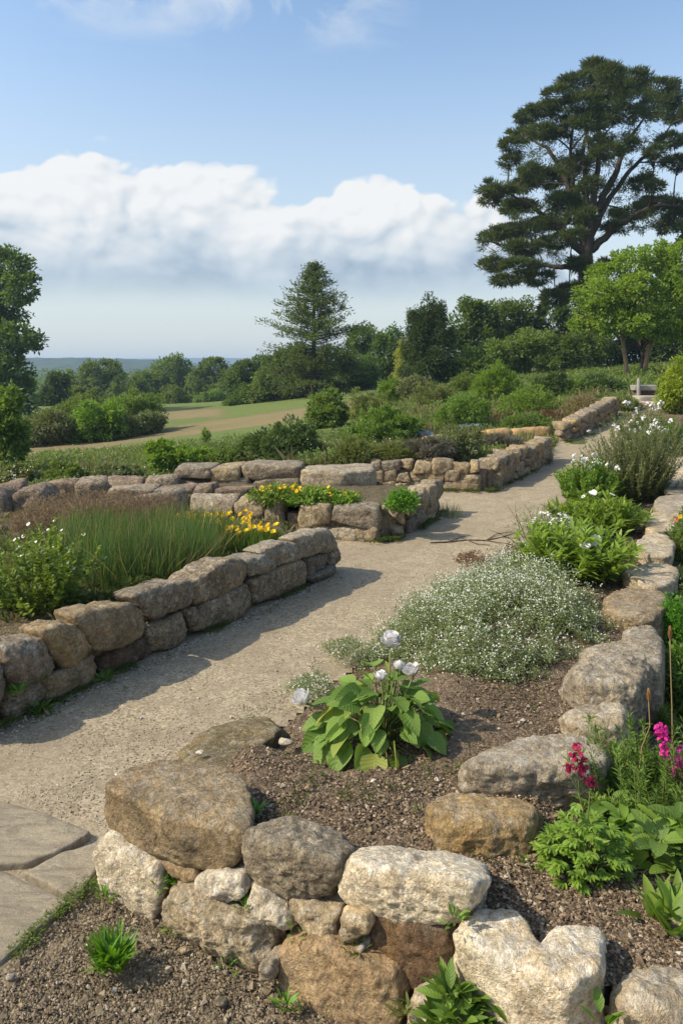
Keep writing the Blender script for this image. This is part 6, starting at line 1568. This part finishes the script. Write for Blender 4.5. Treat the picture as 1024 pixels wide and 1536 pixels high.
# tufts along the feet of the far walls and the path edge
b = Bag()
for pts, n, sd in (([(-.6, 7.6), (.36, 7.36), (.66, 7.58), (1.2, 8.86)], 260, .03), ([(.5, 10.48), (1.86, 10.28), (2.1, 10.42), (3.62, 13.0)], 260, .035), ([(4.4, 15.08), (4.62, 15.1), (6.65, 18.15)], 120, .05)):
    pts = np.array(pts)
    for _ in range(n):
        i = r_.integers(len(pts) - 1); q = pts[i] + (pts[i + 1] - pts[i]) * r_.random() + r_.normal(size=2) * sd; p = np.array([*q, float(g(*q)) + .004])
        if noise(p[None] * 2.3)[0] > -.05: rosette(b, p, 7, .05, .008, 'quad', r_, lo=.5, hi=2.4)
for _ in range(160):
    y = 3.6 + 9 * r_.random() ** 1.4; q = np.array([xE(y) + r_.normal() * .05, y]); p = np.array([*q, max(float(right_bed(*q)), float(g(*q))) + .003])
    if noise(p[None] * 1.9 + 4)[0] > 0: rosette(b, p, 6, .016, .005, 'quad', r_, lo=.4, hi=2)
tag(b.obj('grass', M['moss'], smooth=False), kind='stuff')

px, py = rnd_px(420, -60, 900, 800, 1330); v = (py - HY) / FPX; P = np.stack([(px - CX) / FPX * EYE / v, EYE / v, .008 + 0 * v], 1); P = P[inside(PP, P[:, 0], P[:, 1]) & (P[:, 0] < xE(P[:, 1]) + .03)]; scatter('loose_pebbles', P, .0075, 'pebble', r_, (1, .85, .65), 1.2)

# grass and herbs of the border beyond the edging stones
m = 30000; y = .4 + 19 * r_.random(m) ** 1.3; x = xR(y) + .45 + (.1 + 5.5 * r_.random(m)) * (.35 + .65 * r_.random(m)); P = np.column_stack([x, y, right_bed(x, y)])
ok = inside(bp, x, y) & (front_off(x, y) < -.05) & ((y > 2.75) | (x > 1.5)); P = P[ok & (fbm(P * [1.3, 1.3, 0], 3) > -.15)]; m = len(P); hh = np.clip(.5 + fbm(P * .9 + 3, 2), .15, 1.1)
b = Bag(); leaves(b, P + np.column_stack([np.zeros((m, 2)), hh * .12 * r_.random(m)]), rand_dir(m, r_) * [.7, .7, 0] + [0, 0, .8], rand_dir(m, r_) * .5 + [0, 0, 1], .04 + .10 * hh, .009 + .014 * r_.random(m), 'quad', droop=.3, r=r_)
tag(b.obj('ground_cover', M['mid'], smooth=False), kind='stuff')

for i, (px, py, rx, h, mat, lab) in enumerate([(62, 800, .22, .22, 'grey', 'grey-green herb left of the purple-brown seed heads'), (20, 842, .2, .25, 'mid', 'soft green herb behind the leafy shrub at the left edge'), (150, 906, .13, .10, 'meadow', 'low spreading herb in front of the tall rush clump'), (236, 896, .12, .09, 'grey', 'small grey herb in front of the dense rush clump'),
        (338, 848, .12, .10, 'mid', 'small green herb in front of the shorter rush clump'), (20, 918, .18, .14, 'lush', 'leafy herb on the soil at the left edge above the left wall'), (240, 786, .2, .16, 'grey', 'grey-green herb beneath the dark spur of flat stones'), (130, 782, .2, .14, 'meadow', 'pale grassy herb in front of the boulder row')]):
    stemmy('bed_herb', lab, at_z(px, py, .2), rx, rx * .8, h, 70, 26, .03, .009, mat, 1400 + i, lean=.6, group='herbs of the left bed')

c = bord(925, 1290, .16)
stemmy('border_herb', 'fine bright green herb between the crimson-flowered plant and the round leaves', c + [0, .08, 0], .11, .10, .17, 70, 24, .024, .009, 'fresh', 1500, lean=.5)
c = bord(1010, 1210, .14)
stemmy('border_herb', 'light green small-leaved herb under the magenta flower spikes at the right edge', c + [.03, .05, 0], .13, .12, .2, 70, 26, .028, .010, 'bright', 1501, lean=.5)
# ================================================================== SKY, SUN, AIR, CAMERA
w = bpy.data.worlds.new('World'); scene.world = w; w.use_nodes = True
k = NT('tmp'); bpy.data.materials.remove(k.m)
class WT_(NT):
    def __init__(s, t): s.t = t; t.nodes.clear(); s.out = t.nodes.new('ShaderNodeOutputWorld')
k = WT_(w.node_tree)
SUN_AZ = math.atan2(-1.0, -.22); SUN_EL = math.radians(40)
sky = k.n('ShaderNodeTexSky', sky_type='NISHITA', sun_disc=False, sun_elevation=SUN_EL, sun_rotation=SUN_AZ % (2 * PI), altitude=50, air_density=1.0, dust_density=1.6, ozone_density=1.2)
dirv = k.n('ShaderNodeTexCoord').outputs['Generated']
sx, sy, sz = k.n('ShaderNodeSeparateXYZ', {0: dirv}).outputs
DEG = 180 / PI
az = k.math('MULTIPLY', k.math('ARCTAN2', sx, sy), DEG)
el = k.math('MULTIPLY', k.math('ARCSINE', sz), DEG)
pos = k.n('ShaderNodeCombineXYZ', {0: k.math('MULTIPLY', az, .1), 1: k.math('MULTIPLY', el, .145), 2: 3.7}).outputs[0]
def cn(vec, sc, det, ro=.55, di=0.0): return k.noise(vec, sc, det, ro, di)
def puff(vec):
    """heaped, cauliflower-like relief"""
    wv = k.n('ShaderNodeVectorMath', {0: k.n('ShaderNodeTexNoise', {'Vector': vec, 'Scale': 1.3, 'Detail': 3.0}).outputs['Color'], 1: (.55, .55, .55)}, operation='MULTIPLY').outputs[0]
    v2 = k.n('ShaderNodeVectorMath', {0: vec, 1: wv}, operation='ADD').outputs[0]
    f = [k.n('ShaderNodeTexVoronoi', {'Vector': v2, 'Scale': sc}, feature='F1').outputs['Distance'] for sc in (1.5, 3.6, 8.0)]
    d_ = k.math('ADD', k.math('ADD', k.math('MULTIPLY', f[0], .58), k.math('MULTIPLY', f[1], .28)), k.math('MULTIPLY', f[2], .14))
    return k.math('SUBTRACT', 1.0, d_)
billow = puff(pos)
lit = k.n('ShaderNodeVectorMath', {0: pos, 1: (-.06, .09, 0)}, operation='ADD').outputs[0]
billow2 = puff(lit)
topc = k.n('ShaderNodeFloatCurve', {1: k.math('MULTIPLY_ADD', az, 1 / 80, .5)})
cv = topc.mapping.curves[0]
prof = ((-40, 12.2), (-30, 12.4), (-24, 12.6), (-20, 14.4), (-16, 15.2), (-11, 13.9), (-7, 13.9), (-4, 13.2), (0, 14.2), (3.5, 13.2), (7, 13.0), (10, 12.8), (12.5, 11.0), (16, 8.0), (22, 5))
for a_, e_ in prof: cv.points.new(a_ / 80 + .5, e_ / 20)
while len(cv.points) > len(prof): cv.points.remove(cv.points[0] if cv.points[0].location[0] < -.0001 or abs(cv.points[0].location[0]) < 1e-4 and abs(cv.points[0].location[1]) < 1e-4 else cv.points[-1])
topc.mapping.update()
top = k.math('MULTIPLY', topc.outputs[0], 20.0)
edge = k.math('ADD', top, k.math('MINIMUM', k.math('MULTIPLY', k.math('SUBTRACT', billow, .46), 8.0), .9))
m_top = k.n('ShaderNodeMapRange', {0: k.math('SUBTRACT', edge, el), 1: -.25, 2: .65, 3: 0.0, 4: 1.0}, interpolation_type='SMOOTHSTEP').outputs[0]
base_n = cn(pos, .8, 4, .5)
m_bot = k.n('ShaderNodeMapRange', {0: k.math('SUBTRACT', el, k.math('ADD', 5.3, k.math('MULTIPLY', k.math('SUBTRACT', base_n, .5), 2.2))), 1: -1.2, 2: 2.2, 3: 0.0, 4: 1.0}, interpolation_type='SMOOTHSTEP').outputs[0]
mask = k.math('MULTIPLY', m_top, m_bot)
hrel = k.n('ShaderNodeMapRange', {0: k.math('ADD', el, k.math('MULTIPLY', k.math('SUBTRACT', cn(pos, 1.1, 5, .55), .5), 7.0)), 1: 4.6, 2: 12.2, 3: 0.0, 4: 1.0}).outputs[0]
relief = k.math('MULTIPLY', k.math('MULTIPLY', k.math('SUBTRACT', billow, billow2), 1.5), k.n('ShaderNodeMapRange', {0: el, 1: 6.0, 2: 11.0, 3: .15, 4: 1.0}).outputs[0])
shade = k.math('ADD', k.math('ADD', hrel, relief), k.math('MULTIPLY', k.math('SUBTRACT', billow, .5), .5))
ccol = k.ramp(shade, [(.0, (.215, .28, .36)), (.22, (.275, .345, .425)), (.5, (.40, .455, .505)), (.8, (.52, .545, .565)), (1.0, (.585, .595, .60))])
# wisps near the top of the view
wz = k.noise(k.n('ShaderNodeCombineXYZ', {0: k.math('MULTIPLY', az, .085), 1: k.math('MULTIPLY', el, .15), 2: 9.1}).outputs[0], 1.5, 7, .6, .5)
m_w = k.math('MULTIPLY', k.ramp(wz, [(.47, 0), (.66, .9)]), k.n('ShaderNodeMapRange', {0: el, 1: 22.0, 2: 25.5, 3: 0.0, 4: 1.0}).outputs[0])
m_w = k.math('MULTIPLY', m_w, k.n('ShaderNodeMapRange', {0: az, 1: 6.0, 2: 1.0, 3: 0.0, 4: 1.0}).outputs[0])
skyc = k.mix(1.0, sky.outputs[0], (SKY_S, SKY_S, SKY_S), 'MULTIPLY') if 'SKY_S' in globals() else k.mix(1.0, sky.outputs[0], (.143, .15, .148), 'MULTIPLY')
# pale milky air low over the horizon (part of the sky, beyond the cloud)
milk = k.n('ShaderNodeMapRange', {0: el, 1: 27.0, 2: 1.0, 3: .0, 4: .8}, interpolation_type='SMOOTHSTEP').outputs[0]
skyc = k.mix(milk, skyc, (.445, .48, .49))
c = k.mix(m_w, skyc, (.51, .545, .575))
c = k.mix(mask, c, ccol)
bg = k.n('ShaderNodeBackground', {'Color': c, 'Strength': 1.0})
k.t.links.new(bg.outputs[0], k.out.inputs[0])

sun = bpy.data.lights.new('sun', 'SUN'); sun.energy = 3.4; sun.angle = math.radians(.6); sun.color = (1.0, .90, .72)
so = bpy.data.objects.new('sun', sun); COL.objects.link(so); so.location = (-20, -6, 25)
d = Vector((math.sin(SUN_AZ) * math.cos(SUN_EL), math.cos(SUN_AZ) * math.cos(SUN_EL), math.sin(SUN_EL)))
so.rotation_mode = 'QUATERNION'; so.rotation_quaternion = d.to_track_quat('Z', 'Y')

# air
hz = NT('haze'); 
vol = hz.n('ShaderNodeVolumePrincipled', {'Color': (.56, .75, 1.0, 1), 'Density': .0006, 'Anisotropy': .2}); hz.t.links.new(vol.outputs[0], hz.out.inputs['Volume'])
hx = 2750
V = np.array([[x, y, z] for x in (-hx, hx) for y in (-200, 3300) for z in (-21, 20.5)])
ho = link('haze', make_mesh('haze', V, np.array([[0, 1, 3, 2], [4, 6, 7, 5], [0, 4, 5, 1], [2, 3, 7, 6], [0, 2, 6, 4], [1, 5, 7, 3]]), hz.m, smooth=False)); tag(ho, kind='stuff')

cam = bpy.data.cameras.new('camera'); co = bpy.data.objects.new('camera', cam); COL.objects.link(co)
co.location = (0, 0, EYE); co.rotation_euler = (PI / 2, 0, 0)
cam.sensor_fit = 'VERTICAL'; cam.sensor_height = 36; cam.lens = 36 * FPX / 1536; cam.shift_y = -(768 - HY) / 1536
cam.clip_start = .05; cam.clip_end = 6000
scene.camera = co
vs = scene.view_settings; vs.view_transform = 'Standard'; vs.look = 'None'; vs.exposure = 0.65; vs.gamma = 1; vs.use_curve_mapping = False
scene.render.engine = 'CYCLES'; scene.cycles.max_bounces = 8; scene.cycles.transparent_max_bounces = 6; scene.cycles.volume_bounces = 0
scene.cycles.diffuse_bounces = 4; scene.cycles.use_denoising = True
